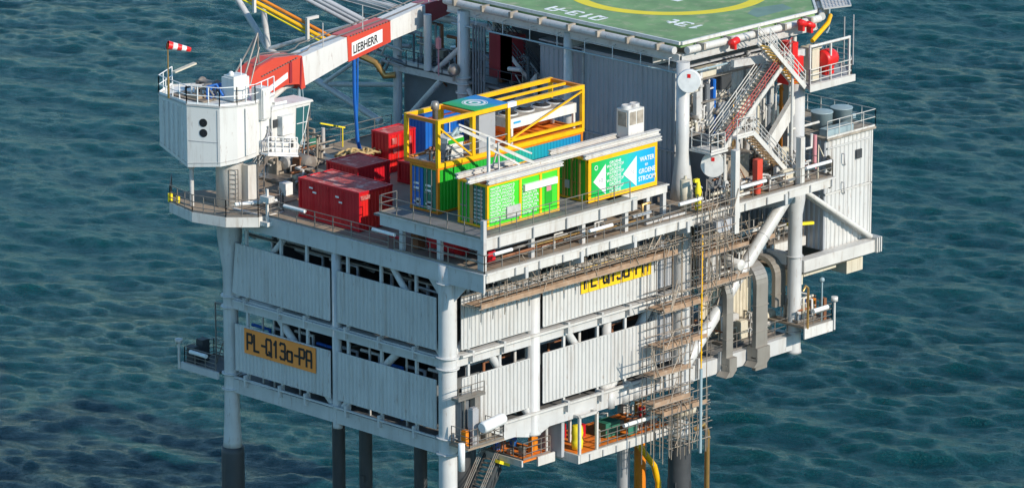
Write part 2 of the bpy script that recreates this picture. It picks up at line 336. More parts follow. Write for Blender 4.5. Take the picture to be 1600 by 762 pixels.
        # ridged: sharp crests, rounded troughs
        m1 = n.new('ShaderNodeMath'); m1.operation = 'SUBTRACT'; l.new(nn.outputs[0], m1.inputs[0]); m1.inputs[1].default_value = 0.5
        m2 = n.new('ShaderNodeMath'); m2.operation = 'ABSOLUTE'; l.new(m1.outputs[0], m2.inputs[0])
        m3 = n.new('ShaderNodeMath'); m3.operation = 'MULTIPLY'; l.new(m2.outputs[0], m3.inputs[0]); m3.inputs[1].default_value = 3.0
        bu = n.new('ShaderNodeBump'); bu.inputs['Strength'].default_value = 1.0; bu.inputs['Distance'].default_value = dist
        l.new(m3.outputs[0], bu.inputs['Height'])
        if prev is not None: l.new(prev, bu.inputs['Normal'])
        prev = bu.outputs[0]
    l.new(prev, bs.inputs['Normal'])
    me.materials.append(m); ob = bpy.data.objects.new('sea', me); COL.objects.link(ob); ob['kind'] = 'structure'
FOAM_T = 0.62
build_sea()

# ------------------------------------------------------------------ the platform hull: columns, decks, beams, cladding
PF = thing('offshore_platform', 'white steel offshore platform hull with grey corrugated cladding, standing in the sea on dark legs', 'platform', (0, 0, -21))
LEGS = {'near': (0, 0), 'crane': (0, 19.1), 'right': (20.7, 0), 'back': (20.7, 19.1)}
def ringed(mb, x, y, r, z, w=0.16, h=0.09): mb.lathe((x, y, z), [(r*0.9, -h/2), (r+w, -h/2), (r+w, h/2), (r*0.9, h/2)], 28)
for nm, (x, y) in LEGS.items():
    mb = MB(); r = 0.56 if nm != 'crane' else 0.47
    top = 11.3
    prof = [(r*1.28, -4.3), (r*1.22, -3.9), (r*1.05, -2.4), (r, -1.0), (r, 7.3)]
    prof += [(0.60, 8.1), (0.78, 9.3), (0.80, 10.1)] if nm == 'crane' else [(r, 10.4)]
    if nm == 'near': prof[0] = (r, -4.3); prof[1] = (r, -3.9); prof[2] = (r, -2.4)
    mb.lathe((x, y, 0), [(0.01, prof[0][1])]+prof+[(prof[-1][0], top)]+[(0.01, top)], 32)
    for z in (0.52, -0.48, 5.55, 4.85): ringed(mb, x, y, r, z)
    ringed(mb, x, y, prof[-1][0], 10.15, 0.12, 0.07)
    mb.build('column', 'steel', PF)
    j = MB(); j.lathe((x, y, 0), [(0.01, -28), (0.74, -28), (0.74, -11), (0.72, -4.7), (0.72, -4.31), (0.6, -4.305)], 32)
    for k in range(4): a = k*1.57+0.4; j.box(x+0.74*math.cos(a)-0.04, x+0.74*math.cos(a)+0.04, y+0.74*math.sin(a)-0.04, y+0.74*math.sin(a)+0.04, -12, -7)
    j.build('jacket_leg', 'jacket', PF)
# jacket bracing under the topside
jb = MB()
for a, b in (('near', 'crane'), ('near', 'right'), ('right', 'back'), ('crane', 'back')):
    A = Vector((*LEGS[a], 0)); B = Vector((*LEGS[b], 0)); jb = MB(); jb.tube(A+Vector((0, 0, -12)), B+Vector((0, 0, -12)), 0.4, n=14); jb.build('jacket_brace', 'jacket', PF)
for x, y, r, z0, z1, kk in ((7.3, 0, 0.46, -0.95, 10.8, 's'), (0, 9.55, 0.30, -1.0, 11.2, 's'), (31.5, 0, 0.46, -0.95, 17.2, 's'), (31.5, 19.1, 0.46, -0.9, 11.2, 's'), (14.2, 0.3, 0.3, -0.6, 5.2, 's'), (20.7, 9.6, .32, -.6, 11.2, 's')):
    mb = MB()
    if x == 31.5 and y == 0: prof = [(.01, z0), (r*1.12, z0), (r*1.12, z0+0.15), (r, z0+0.3), (r, 8.2), (r*1.35, 9.2), (r*1.35, 10.4), (r*1.08, 10.45), (r*1.08, z1), (.01, z1)]
    else: prof = [(.01, z0), (r*1.15 if x == 7.3 else r, z0), (r*1.15 if x == 7.3 else r, z0+0.12), (r, z0+0.25), (r, z1), (.01, z1)]
    mb.lathe((x, y, 0), prof, 28)
    if x != 14.2:
        for z in (0.5, 5.5): ringed(mb, x, y, r, z, 0.1, 0.07)
    mb.build('column', 'steel', PF)
def wbeam(p0, p1, w, h, m='steel', nm='beam'):
    b = MB(); b.beam(p0, p1, w, h); return b.build(nm, m, PF)
# level beams z=0 and z=5.2
for z, h in ((-0.18, 0.88), (5.18, 0.72)):
    wbeam((0, 0.4, z), (0, 18.7, z), 0.5, h); wbeam((0.4, 0, z), (20.3, 0, z), 0.5, h+(0.12 if z < 0 else 0))
    wbeam((0.4, 19.1, z), (20.3, 19.1, z), 0.5, h); wbeam((20.7, 0.5, z), (20.7, 18.7, z), 0.5, h)
    wbeam((31.5, 0.5, z), (31.5, 18.7, z), 0.5, h)
wbeam((21.2, 0, -0.18), (31.1, 0, -0.18), 0.5, 1.0)
wbeam((21.2, 2.4, 5.45), (31.3, 2.4, 5.45), 0.3, 0.8, 'white')
# haunches where the bottom beam meets the mid column
for x in (7.3,):
    h = MB(); h.prism([(x-2.2, -0.2, -0.6), (x-0.5, -0.2, -1.0), (x+0.5, -0.2, -1.0), (x+1.6, -0.2, -0.6)], (0, 0.4, 0)); h.build('haunch', 'steel', PF)
for x0, x1 in ((13.9, 14.25), (15.2, 15.55), (16.2, 16.55)):
    h = MB(); h.lathe(((x0+x1)/2, -0.12, -0.75), [(.01, 0), (.32, 0), (.32, 1.1), (.01, 1.1)], 20); h.build('support_stub', 'steel', PF)
# ledge rails beneath panels
for z in (0.72, 5.68):
    wbeam((-0.42, 0.6, z-0.25), (-0.42, 18.4, z-0.25), 0.12, 0.10, 'steel', 'ledge')
    wbeam((0.7, -0.5, z-0.18), (20.2, -0.5, z-0.18), 0.22, 0.14, 'white', 'ledge')
# decks
def slab(pts, z, t, m, nm='deck', parent=PF):
    b = MB(); b.prism([(x, y, z-t) for x, y in pts], (0, 0, t)); return b.build(nm, m, parent)
slab([(0.3, 0.3), (31.3, 0.3), (31.3, 19), (0.3, 19)], 0.25, 0.2, 'deck_grey')
slab([(0.3, 0.3), (20.9, 0.3), (20.9, 2.2), (31.3, 2.2), (31.3, 19), (0.3, 19)], 5.56, 0.2, 'deck_grey')
slab([(-0.2, -3.3), (31.2, -3.3), (31.2, 20.1), (20.2, 20.1), (20.2, 25.2), (4.6, 25.2), (4.6, 21.6), (-0.2, 21.6)], 11.35, 0.25, 'deck')
# main deck fascia
f = MB(); f.box(-0.36, -0.21, -3.38, 18.4, 10.22, 11.3); f.box(-0.44, -0.2, -3.46, 18.4, 11.3, 11.38); f.build('fascia', 'steel', PF)
f = MB(); f.box(-0.2, 31.2, -3.46, -3.31, 10.8, 11.3); f.box(-0.2, 31.28, -3.54, -3.31, 11.3, 11.42); f.build('fascia', 'white', PF)
for x in np.arange(2.2, 31, 2.05):
    b = MB(); b.box(x-0.05, x+0.05, -3.58, -3.46, 10.85, 11.35); b.build('bracket', 'gull', PF)
for x in (3.1, 7.9, 12.6, 17.4, 22.0, 26.5):     # heavier knees hanging from the edge
    b = MB(); b.prism([(x-0.12, -3.6, 11.2), (x-0.12, -3.6, 10.5), (x-0.12, -0.6, 9.6), (x-0.12, -0.6, 10.7)], (0.24, 0, 0)); b.build('bracket', 'steel', PF)
for x in np.arange(0.7, 20, 1.35):   # joists below the overhang
    b = MB(); b.beam((x, -3.2, 10.85), (x, 0.3, 10.85), 0.1, 0.45); b.build('joist', 'gull', PF)
b = MB(); b.box(0.4, 31, -0.1, 0.1, 10.3, 10.95); b.build('beam', 'steel', PF)
# gussets round the near column head
for dx, dy in ((1, 0), (0, 1), (0, -1)):
    g_ = MB(); A = Vector((dx*0.5, dy*0.5, 0)); g_.prism([A+Vector((0, 0, 9.0)), A+Vector((0, 0, 10.2)), A+Vector((dx*1.2, dy*1.2, 10.2))], (0.05*(dx == 0)+0.001, 0.05*(dy == 0)+0.001, 0))
    g_.build('gusset', 'steel', PF)
# window-gap posts on the left face and right face
for y in (17.4, 14.3, 12.0, 8.4, 5.5, 2.5):
    b = MB(); b.box(-0.2, -0.05, y-0.09, y+0.09, 0.2, 10.2); b.build('post', 'steel', PF)
    b = MB(); b.box(-0.50, -0.26, y-0.08, y+0.08, 0.0, 0.75); b.build('post', 'steel', PF)
    b = MB(); b.box(-0.50, -0.26, y-0.06, y+0.06, 5.0, 5.75); b.build('post', 'steel', PF)
for y in (16.6, 15.6, 13.3, 7.1, 3.9): b = MB(); b.box(0.35, 0.45, y-0.05, y+0.05, 0.2, 5.0); b.build('post', 'gull', PF)
for x in (1.6, 4.3, 9.9, 12.9, 15.4, 18.2):
    b = MB(); b.box(x-0.09, x+0.09, -0.2, -0.05, 0.2, 10.2); b.build('post', 'steel', PF)
    for z in (0.0, 5.0): b = MB(); b.box(x-0.09, x+0.09, -0.62, -0.26, z, z+0.72); b.build('post', 'gull', PF)
# diagonal braces
for p0, p1, r in (((0.1, 14.9, 5.0), (0.1, 9.9, 0.3), 0.24), ((0.1, 4.2, 5.0), (0.1, 9.2, 0.3), 0.24), ((3.6, 0.1, 5.0), (7.1, 0.1, 0.3), 0.27),
                  ((10.3, 0.1, 5.0), (14.0, 0.2, 0.3), 0.27), ((17.9, 0.1, 5.0), (14.4, 0.2, 0.3), 0.30), ((20.9, 0.0, 0.3), (31.2, 0.0, 10.1), 0.42),
                  ((0.1, 0.6, 5.5), (0.1, 4.7, 10.1), 0.2), ((0.1, 18.6, 5.5), (0.1, 14.2, 10.1), 0.2), ((0.6, .1, 5.6), (7, .1, 10.1), .22)):
    b = MB(); b.tube(p0, p1, r, n=20)
    if r == 0.42:
        q = Vector(p0).lerp(Vector(p1), 0.73); d = (Vector(p1)-Vector(p0)).normalized(); b.tube(q-d*0.05, q+d*0.05, r+0.03, n=20)
    b.build('brace', 'steel', PF)
# cladding panels (each its own part), with slim frame edging
def panel_left(y0, y1, z0, z1, slant=0):
    b = MB(); b.corr((-0.36, y1, 0), (0, -1, 0), y1-y0, z0, z1, (-1, 0, 0), 0.33, 0.07)
    if slant:
        for i, q in enumerate(b.v):
            if q[1] > y1-0.8: b.v[i] = (q[0], q[1]+slant*(z1-q[2])/(z1-z0)*(q[1]-(y1-0.8))/0.8, q[2])
    b.box(-0.40, -0.34, y0, y1, z1, z1+0.05); b.box(-0.40, -0.34, y0, y1, z0-0.05, z0)
    b.build('cladding_panel', 'clad', PF)
def panel_right(x0, x1, z0, z1, y=-0.36, m='clad'):
    b = MB(); b.corr((x0, y, 0), (1, 0, 0), x1-x0, z0, z1, (0, -1, 0), 0.33, 0.07)
    b.box(x0, x1, y-0.04, y+0.02, z1, z1+0.05); b.box(x0, x1, y-0.04, y+0.02, z0-0.05, z0)
    b.build('cladding_panel', m, PF)
panel_left(9.78, 18.2, 5.9, 9.12, 0.35); panel_left(0.6, 9.15, 5.95, 9.12)
panel_left(9.8, 18.35, 0.98, 3.9); panel_left(0.62, 9.15, 1.0, 4.0)
panel_right(0.8, 6.75, 5.9, 9.2); panel_right(7.85, 17.95, 5.85, 9.2)
panel_right(2.2, 6.7, 1.0, 4.05); panel_right(0.85, 2.1, 2.6, 4.05); panel_right(7.85, 17.95, 1.0, 4.1)
panel_right(18.1, 20.1, 5.9, 9.2, 0.3, 'clad_grey'); panel_right(18.1, 20.1, 1.0, 4.1, 0.3, 'clad_grey')  # greyer cladding colour carries the shadow these set-back panels lie in
panel_right(25.7, 28.0, 0.5, 4.9, 2.9, 'cream'); panel_right(28.3, 30.6, 0.5, 4.9, 2.9, 'cream')
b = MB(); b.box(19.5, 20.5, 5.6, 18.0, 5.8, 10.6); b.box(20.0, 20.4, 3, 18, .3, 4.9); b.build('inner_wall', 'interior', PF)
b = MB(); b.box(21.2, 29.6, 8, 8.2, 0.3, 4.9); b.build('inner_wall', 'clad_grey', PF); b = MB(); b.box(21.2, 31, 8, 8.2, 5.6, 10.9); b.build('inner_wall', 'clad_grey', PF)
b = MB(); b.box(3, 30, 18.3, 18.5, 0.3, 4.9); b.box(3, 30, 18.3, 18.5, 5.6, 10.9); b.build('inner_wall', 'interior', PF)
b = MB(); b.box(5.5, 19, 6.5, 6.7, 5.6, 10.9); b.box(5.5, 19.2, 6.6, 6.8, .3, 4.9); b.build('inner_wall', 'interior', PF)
# identification boards on the cladding
def board(p, u, L, h, chars, bm):
    p, u = Vector(p), Vector(u); nr = Vector((-1, 0, 0)) if abs(u.y) > 0.5 else Vector((0, -1, 0)); up = Vector((0, 0, 1))
    b = MB(); b.obox(p+u*L/2+up*h/2, u*L/2, up*h/2, nr*0.02); o = b.build('sign_board', bm, PF)
    t = MB(); hh = h*0.62; wide = (L*0.93)/(hh*0.78*(len(chars)-2+1.5)); strokes(t, chars, p+u*L*0.045+up*h*0.19+nr*0.03, u, up, hh, 0.15, wide=wide); t.build('lettering', 'black', o)
board((-0.49, 17.35, 2.28), (0, -1, 0), 6.4, 1.6, 'PL-Q13a-PA', 'sign_orange')
board((11.06, -0.50, 7.25), (1, 0, 0), 6.3, 1.6, 'PL-Q13a-PA', 'sign_yellow')
# cable trays and pipes seen in the gaps
for k in range(9):
    y0 = 1+k*1.9; b = MB(); zz = 9.0+0.25*(k % 3); x = 0.9+0.35*(k % 4)
    b.sweep([(x, y0, zz-2.5), (x, y0, zz), (x, y0+2.4, zz), (x+0.8, y0+2.4, zz-0.5)], 0.10+0.03*(k % 2), 8); b.build('pipe', ('gull', 'grey', 'white')[k % 3], PF)
for k in range(10):
    x0 = 1+k*1.9; b = MB(); zz = 4.4-0.3*(k % 3); y = 0.9+0.4*(k % 3)
    b.sweep([(x0, y, .3), (x0, y, zz), (x0+2.2, y, zz), (x0+2.2, y+1, zz-0.3)], 0.11, 8); b.build('pipe', ('gull', 'grey', 'rust')[k % 3], PF)
for k in range(9):
    y0 = 1+k*1.95; b = MB(); b.sweep([(1.0, y0, .3), (1.0, y0, 4.0-.2*(k % 3)), (1.0, y0+1.6, 4.0-.2*(k % 3))], 0.12, 8); b.build('pipe', ('gull', 'grey', 'blue')[k % 3], PF)
for k, z in enumerate((9.9, 9.45)):
    b = MB(); b.box(0.6, 0.9, 0.8, 18.4, z, z+0.08); b.build('cable_tray', 'galv', PF)
# handrails along the main deck
def prail(pts, m='galv', parent=PF, **k): b = MB(); b.rail(pts, **k); return b.build('railing', m, parent)
prail([(-0.3, 4.7, 11.38), (-0.3, 15.9, 11.38)], mids=(0.36, 0.7)); prail([(-0.3, -3.4, 11.4), (-0.3, 4.2, 11.38)])
prail([(-0.3, -3.4, 11.42), (18.8, -3.4, 11.42)]); prail([(22.0, -3.4, 11.42), (31.1, -3.4, 11.42)])
prail([(31.1, -3.4, 11.42), (31.1, 0, 11.42)])
prail([(4.6, 21.7, 11.38), (4.6, 25.1, 11.38), (20, 25.1, 11.38)])
prail([(21.0, 2.3, 5.9), (31.2, 2.3, 5.9)], 'galv'); prail([(21.2, 0.1, .34), (31.0, 0.1, .34)], 'galv', sp=1.2)
# white fluorescent tubes / pipe guards on the rails
for k, (p0, p1) in enumerate((((-0.35, 11.9, 12.36), (-0.35, 13.75, 12.36)), ((-0.35, 4.1, 12.36), (-0.35, 6.0, 12.36)), ((0.4, -3.5, 12.5), (1.9, -3.5, 12.5)), ((8.6, -3.5, 12.3), (10.6, -3.5, 12.3)),
                 ((16.6, -3.5, 12.4), (18.7, -3.5, 12.4)), ((22.2, -3.5, 12.4), (24.6, -3.5, 12.4)), ((28.4, -3.5, 12.5), (30.8, -3.5, 12.5)), ((28.4, 2.1, 7.1), (30.9, 2.1, 7.1)))):
    b = MB(); b.tube(p0, p1, 0.11, n=12); b.build('rail_light', 'letter_white', PF)
# deck edge lamp post by the crane
b = MB(); b.beam((-0.5, 15.1, 11.0), (-0.5, 15.1, 13.2), 0.14); b.box(-0.75, -0.25, 14.7, 15.5, 12.4, 12.75); b.box(-0.8, -0.2, 14.8, 15.6, 10.9, 11.15); b.build('lamp_bracket', 'white', PF)

# ---- upper container deck
slab([(-0.05, -2.95), (13.3, -2.95), (13.3, -1.7), (17.4, -1.7), (17.4, 6.2), (-0.05, 6.2), ], 13.28, 0.12, 'deck_grey')
f = MB()
f.box(-0.12, 0.02, -3.02, 5.6, 12.66, 13.36); f.box(-0.26, 0.02, -3.14, 5.6, 13.36, 13.44)
f.build('fascia', 'steel', PF)
f = MB(); f.box(0.02, 13.3, -3.06, -2.94, 12.66, 13.34); f.box(0.02, 13.3, -3.16, -2.94, 13.34, 13.44); f.build('fascia', 'white', PF)
f = MB(); f.box(12.0, 17.3, -1.86, -1.66, 12.75, 13.2); f.box(11.9, 17.4, -1.95, -1.62, 13.2, 13.28); f.build('fascia', 'white', PF)
for x, y in ((0.1, -2.7), (0.1, 0.7), (0.1, 3.9), (4.4, -2.7), (8.8, -2.7), (12.6, -2.7), (15.6, -1.7), (17.2, -1.6), (17.2, 6), (8, 6)):
    b = MB(); b.box(x-0.14, x+0.14, y-0.14, y+0.14, 11.35, 12.9); b.build('post', 'steel', PF)
b = MB(); b.box(-0.28, -0.02, -3.3, -3.04, 10.9, 14.6); b.build('post', 'gull', PF)
prail([(-0.22, 5.5, 13.44), (-0.22, -3.08, 13.44)], sp=1.4); prail([(-0.1, -3.1, 13.44), (12.6, -3.1, 13.44)], sp=1.45)
prail([(0.3, 5.9, 13.3), (1.6, 5.9, 13.3)])
for x in np.arange(1.2, 13, 2.9):
    b = MB(); b.box(x-0.05, x+0.05, -3.22, -3.14, 12.7, 13.4); b.build('bracket', 'gull', PF)
# heavy post through the main deck edge and post further back
for x, y, z0, z1 in ((21.45, -3.75, 9.7, 15.0), (28.2, -3.2, 11.4, 14.5)):
    b = MB(); b.box(x-0.2, x+0.2, y-0.2, y+0.2, z0, z1); b.build('post', 'white', PF)
h = MB(); h.prism([(19.7, -3.8, 10.2), (19.7, -3.8, 10.72), (21.2, -3.8, 10.72), (21.2, -3.8, 10.2), (20.9, -3.8, 10.0), (20.0, -3.8, 10.0)], (0, .9, 0)); h.build('hopper', 'clad_grey', PF)
# beam of the level-5 outrigger, tie tubes
wbeam((32.0, 0, 4.72), (39.3, 0, 4.72), 0.75, 0.8, 'white')
b = MB(); b.box(39.0, 39.1, -0.55, 0.55, 4.3, 5.3); b.box(39.4, 39.5, -0.55, 0.55, 4.3, 5.3); b.box(39.2, 39.3, -0.55, 0.55, 4.3, 5.3); b.build('end_plate', 'white', PF)
for dy, r, m in ((0.0, 0.17, 'white'), (0.6, 0.14, 'white')):
    b = MB(); b.tube((31.9, dy, 9.9), (39.0, dy, 5.3), r, n=14); b.build('brace', m, PF)
b = MB(); b.box(32.2, 38.3, 0.2, 6, 4.0, 4.25); b.build('deck', 'deck', PF)
b = MB(); b.box(31.9, 32.9, 0.5, 1.5, 3.2, 4.2); b.box(33.2, 36.4, 0.7, 1.0, 3.6, 3.9); b.box(37.0, 38.6, 0.3, 2.3, 3.1, 4.1); b.build('underslung_box', 'cream', PF)
# small cantilever platform right of the far column (level 0)
slab([(30.8, -1.6), (33.3, -1.6), (33.3, 1.6), (30.8, 1.6)], 1.15, 0.12, 'deck')
slab([(31.3, 2.2), (34.9, 2.2), (34.9, 4.5), (31.3, 4.5)], 5.56, 0.2, 'deck')
wbeam((31.6, 2.1, 5.45), (34.9, 2.1, 5.45), 0.16, 0.6, 'white')
f = MB(); f.box(30.6, 33.35, -1.72, -1.62, 0.45, 1.15); f.build('fascia', 'white', PF)
prail([(31.9, 2.15, 5.7), (34.8, 2.15, 5.7)], 'galv', sp=.9)
prail([(30.6, -1.65, 1.17), (33.3, -1.65, 1.17), (33.3, 1.4, 1.17)], 'galv', sp=1.0, mids=(0.35, 0.7))
b = MB(); b.tube((31.3, -1.8, 2.2), (32.7, -1.8, 2.2), 0.15, n=12); b.build('rail_light', 'letter_white', PF)
b = MB(); b.sweep([(30.9, -1.7, 1.1), (30.9, -1.7, 3.8), (30.65, -1.7, 4.0), (30.4, -1.7, 3.7)], 0.08, 10); b.build('vent_pipe', 'brass', PF)
b = MB(); b.tube((32.6, -1.4, 1.2), (32.6, -1.4, 3.8), 0.05, n=8); b.sphere((32.6, -1.4, 3.95), 0.16); b.build('lamp_post', 'pale_blue', PF)
b = MB(); b.tube((33.5, -1.7, 0.5), (33.5, -1.7, 2.4), 0.08, n=10); b.lathe((33.5, -1.7, 2.4), [(.01, 0), (.22, 0), (.22, .3), (.01, .32)], 16); b.build('lamp_post', 'white', PF)
for k in range(3): b = MB(); b.box(32.95, 33.2, -1.3+k*.9, -1.0+k*.9, 1.17, 2.6-.2*k); b.build('junction_box', ('rust', 'orange', 'blue')[k], PF)
# small cantilever platform left of the crane column (level 0)
slab([(-0.6, 19.9), (2.0, 19.9), (2.0, 22.9), (-0.6, 22.9)], 0.45, 0.15, 'deck_grey')
f = MB(); f.box(-0.75, -0.6, 19.6, 23.0, 0.1, 0.55); f.build('fascia', 'steel', PF)
prail([(-0.6, 19.9, .47), (-0.6, 22.8, .47), (1.9, 22.8, .47), (1.9, 20, .47)], 'darkrail', sp=0.9, mids=(.25, .5, .75))
b = MB(); b.tube((-0.75, 20.6, 1.4), (-0.75, 22.1, 1.4), 0.13, n=12); b.build('rail_light', 'letter_white', PF)
b = MB(); b.tube((-0.8, 23.1, 0.1), (-0.8, 23.1, 1.9), 0.08, n=10); b.lathe((-0.8, 23.1, 1.8), [(.01, 0), (.22, 0), (.25, .25), (.01, .27)], 16); b.build('lamp_post', 'white', PF)
b = MB(); b.box(-0.5, 0.0, 22.1, 22.7, .5, 1.6); b.box(.3, .9, 22.1, 22.7, .5, 1.9); b.build('junction_box', 'dark', PF)
b = MB()
for y in (20.4, 21.5): b.sweep([(0.9, y, .4), (0.9, y, 4.4)], 0.05, 6)
for z in np.arange(0.8, 4.4, 0.35): b.sweep([(0.9, 20.4, z), (0.9, 21.5, z)], 0.025, 4)
b.sweep([(0.9, 21.5, 4.4), (0.9, 19.7, 4.5)], .05, 6); b.sweep([(0.9, 21.5, .4), (0.9, 20.0, 3.8)], .04, 6)
b.build('ladder', 'darkrail', PF)
# corner platform with rails at the foot of the near column, level 0
slab([(-0.5, -2.2), (2.6, -2.2), (2.6, -0.6), (-0.5, -0.6)], 0.35, 0.12, 'deck')
prail([(-0.4, -0.7, .37), (-0.4, -2.2, .37), (2.5, -2.2, .37), (2.5, -.7, .37)], 'galv', sp=0.8, mids=(.3, .6))
for x0, y0, w_, h_, m in ((0.2, -1.9, .5, 2.2, 'grey'), (0.8, -1.5, .45, 2.8, 'galv'), (-.3, -1.8, .35, .9, 'orange'), (1.5, -1.7, .5, .8, 'tarp'), (0.1, -1.0, 1.0, 2.5, 'interior')):
    b = MB(); b.box(x0, x0+w_, y0, y0+.4, .36, .36+h_); b.box(x0+.05, x0+w_-.05, y0+.05, y0+.35, .36+h_, .45+h_); b.build('junction_box', m, PF)
b = MB(); b.box(-0.6, 1.7, -1.5, -0.9, 3.15, 3.3); b.rail([(-0.55, -1.45, 3.3), (1.65, -1.45, 3.3)], h=.7, sp=1.1, mids=(.5,)); b.build('small_platform', 'galv', PF)
b = MB(); b.beam((0.2, -1.2, .4), (0.2, -1.2, 3.2), .12); b.build('post', 'galv', PF)
b = MB(); b.lathe((1.3, -2.5, 1.65), [(.01, -0.95), (.30, -0.95), (.36, -.8), (.36, .8), (.30, .95), (.01, .95)], 20, ax=(1, 0.0, 0.12)); b.build('life_raft_drum', 'letter_white', PF)
b = MB(); b.lathe((-0.75, -1.9, -1.0), [(.01, 0), (.2, 0), (.2, 1.7), (.01, 1.75)], 16); b.build('cylinder', 'letter_white', PF)

# ------------------------------------------------------------------ accommodation block
AB = thing('accommodation_block', 'tall grey corrugated module standing on the main deck under the green helideck', 'building', (26, 7, 11.35))
b = MB(); b.box(21.85, 31.0, 1.55, 13.3, 11.36, 18.8); b.build('wall', 'clad_grey', AB)
for y0, y1, z0, z1 in ((1.45, 9.45, 11.5, 13.8), (1.45, 9.45, 13.9, 19.05), (9.6, 13.35, 11.5, 18.8)):
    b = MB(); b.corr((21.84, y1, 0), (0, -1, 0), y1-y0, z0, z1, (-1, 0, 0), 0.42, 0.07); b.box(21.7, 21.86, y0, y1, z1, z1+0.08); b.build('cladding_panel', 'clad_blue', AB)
for z0, z1 in ((11.5, 15.0), (15.1, 18.9)):
    b = MB(); b.corr((21.7, 1.54, 0), (1, 0, 0), 9.3, z0, z1, (0, -1, 0), 0.42, 0.07); b.build('cladding_panel', 'clad', AB)
b = MB(); b.box(21.75, 31.05, 1.45, 13.4, 19.1, 19.2); b.build('roof', 'clad_grey', AB)
b = MB(); b.box(21.70, 21.80, 9.47, 9.58, 11.4, 19.1); b.build('downpipe', 'gull', AB)
# ------------------------------------------------------------------ helideck
HD = thing('helideck', 'green helideck with a yellow aiming circle and white lettering, above the grey module', 'helideck', (30.7, 10.5, 21.2))
hp = [(20.95, 0.45), (33.5, 0.35), (40.6, 7.4), (40.6, 20.7), (20.95, 20.7)]
b = MB(); b.prism([(x, y, 20.85) for x, y in hp], (0, 0, 0.35)); b.build('landing_surface', 'helideck_green', HD)
def ringsheet(c, r0, r1, z, t, n=96):
    b = MB()
    for i in range(n):
        a0, a1 = 2*math.pi*i/n, 2*math.pi*(i+1)/n
        P = lambda r, a: (c[0]+r*math.cos(a), c[1]+r*math.sin(a))
        q = [P(r0, a0), P(r1, a0), P(r1, a1), P(r0, a1)]; b.hexa([(x, y, z) for x, y in q]+[(x, y, z+t) for x, y in q])
    return b
ringsheet((30.73, 10.49), 5.6, 6.5, 21.204, 0.006).build('aiming_circle', 'paint_yellow', HD)
b = MB(); strokes(b, 'H', (29.6, 8.6, 21.206), (1, 0, 0), (0, 1, 0), 3.8, 0.7, wide=1.05, depth=.004); b.build('lettering', 'letter_white', HD)
for s_, p, ux, uy, hh in (('Q13-A', (22.75, 8.35, 21.206), (0, 1, 0), (-1, 0, 0), 1.0), ('13t', (25.3, 2.3, 21.206), (0, 1, 0), (-1, 0, 0), 1.0)):
    b = MB(); strokes(b, s_, p, ux, uy, hh, 0.2, wide=1.3, depth=.004); b.build('lettering', 'letter_white', HD)
b = MB(); b.prism([(29.4, 1.6, 21.203), (32.9, 1.7, 21.203), (33.4, 3.0, 21.203), (31.2, 3.5, 21.203), (29.8, 2.8, 21.203)], (0, 0, .004)); b.build('worn_patch', 'light_green_worn', HD)
# gutter pipe, edge angle and netting frames
for i in range(len(hp)):
    p, q = Vector((*hp[i], 20.75)), Vector((*hp[(i+1) % len(hp)], 20.75)); d = (q-p).normalized(); nr = Vector((d.y, -d.x, 0))
    b = MB(); b.tube(p+nr*0.45+d*0.1, q+nr*0.45-d*0.1, 0.24, n=14); b.build('gutter_pipe', 'gull' if i in (2, 3, 4) else 'white', HD)
    b = MB(); b.beam(p+nr*0.08+Vector((0, 0, .4)), q+nr*0.08+Vector((0, 0, .4)), 0.16, 0.2); b.build('edge_angle', 'white', HD)
    b = MB(); b.ibeam(p+nr*0.1-Vector((0, 0, .55)), q+nr*.1-Vector((0, 0, .55)), 0.2, 0.5); b.build('edge_beam', 'gull', HD)
    k = max(2, round((q-p).length/2.6))
    for j in range(k):
        c = p.lerp(q, (j+0.5)/k); b = MB(); b.obox(c+nr*0.55+Vector((0, 0, 0.1)), d*0.09, nr*0.35, Vector((0, 0, 0.2))); b.build('net_bracket', 'tarp', HD)
for x0 in np.arange(23, 40, 3.3): b = MB(); b.ibeam((x0, max(.6, x0-33.0+.8), 20.3), (x0, 20.5, 20.3), .25, .7); b.build('under_beam', 'gull', HD)
for y0 in (3, 10, 17): b = MB(); b.ibeam((21.2, y0, 19.6), (34.5 if y0 == 3 else 38, y0, 19.6), .3, .6); b.build('under_beam', 'gull', HD)
# tilted safety net on the chamfered side
b = MB(); p, q = Vector((33.7, 0.2, 21.25)), Vector((40.8, 7.3, 21.25)); d = (q-p).normalized(); nr = Vector((d.y, -d.x, 0.12))
for j in range(24):
    t = j/23; b.sweep([p.lerp(q, t)+nr*0.3, p.lerp(q, t)+nr*2.0], 0.03, 4)
for t in np.linspace(0.3, 2.0, 9): b.sweep([p+nr*t, q+nr*t], 0.04 if t in (0.3, 2.0) else 0.025, 4)
b.obox((p+q)/2+nr*1.15-Vector((0, 0, .03)), (q-p)/2, nr*0.85, Vector((0, 0, .012)))
b.beam(p+nr*2.02, q+nr*2.02, .1); b.beam(p+nr*.3, p+nr*2.02, .1); b.build('safety_net', 'gull', HD)
for x, y in ((20.7, 0.0), (20.7, 19.1), (20.95, 10.05)):
    b = MB(); r = 0.42 if y else 0.42; prof = [(.01, 11.36), (r+.35, 11.36), (r+.22, 12.5), (r, 14.3), (r, 20.1), (.01, 20.1)]
    if y == 19.1: prof = [(.01, 11.36), (r, 11.36), (r, 20.3), (.01, 20.3)]
    if y > 1 and y < 15: r = .3; prof = [(.01, 11.36), (r, 11.36), (r, 20.3), (.01, 20.3)]
    b.lathe((x, y, 0), prof, 28)
    if y == 19.1:
        for z in (15.5, 15.9, 14.9): ringed(b, x, y, r, z, .12, .12)
    b.build('support_column', 'steel', HD)
b = MB(); b.tube((31.5, 1.2, 16.9), (31.5, 1.2, 20.3), .3, n=16); b.build('support_column', 'steel', HD)
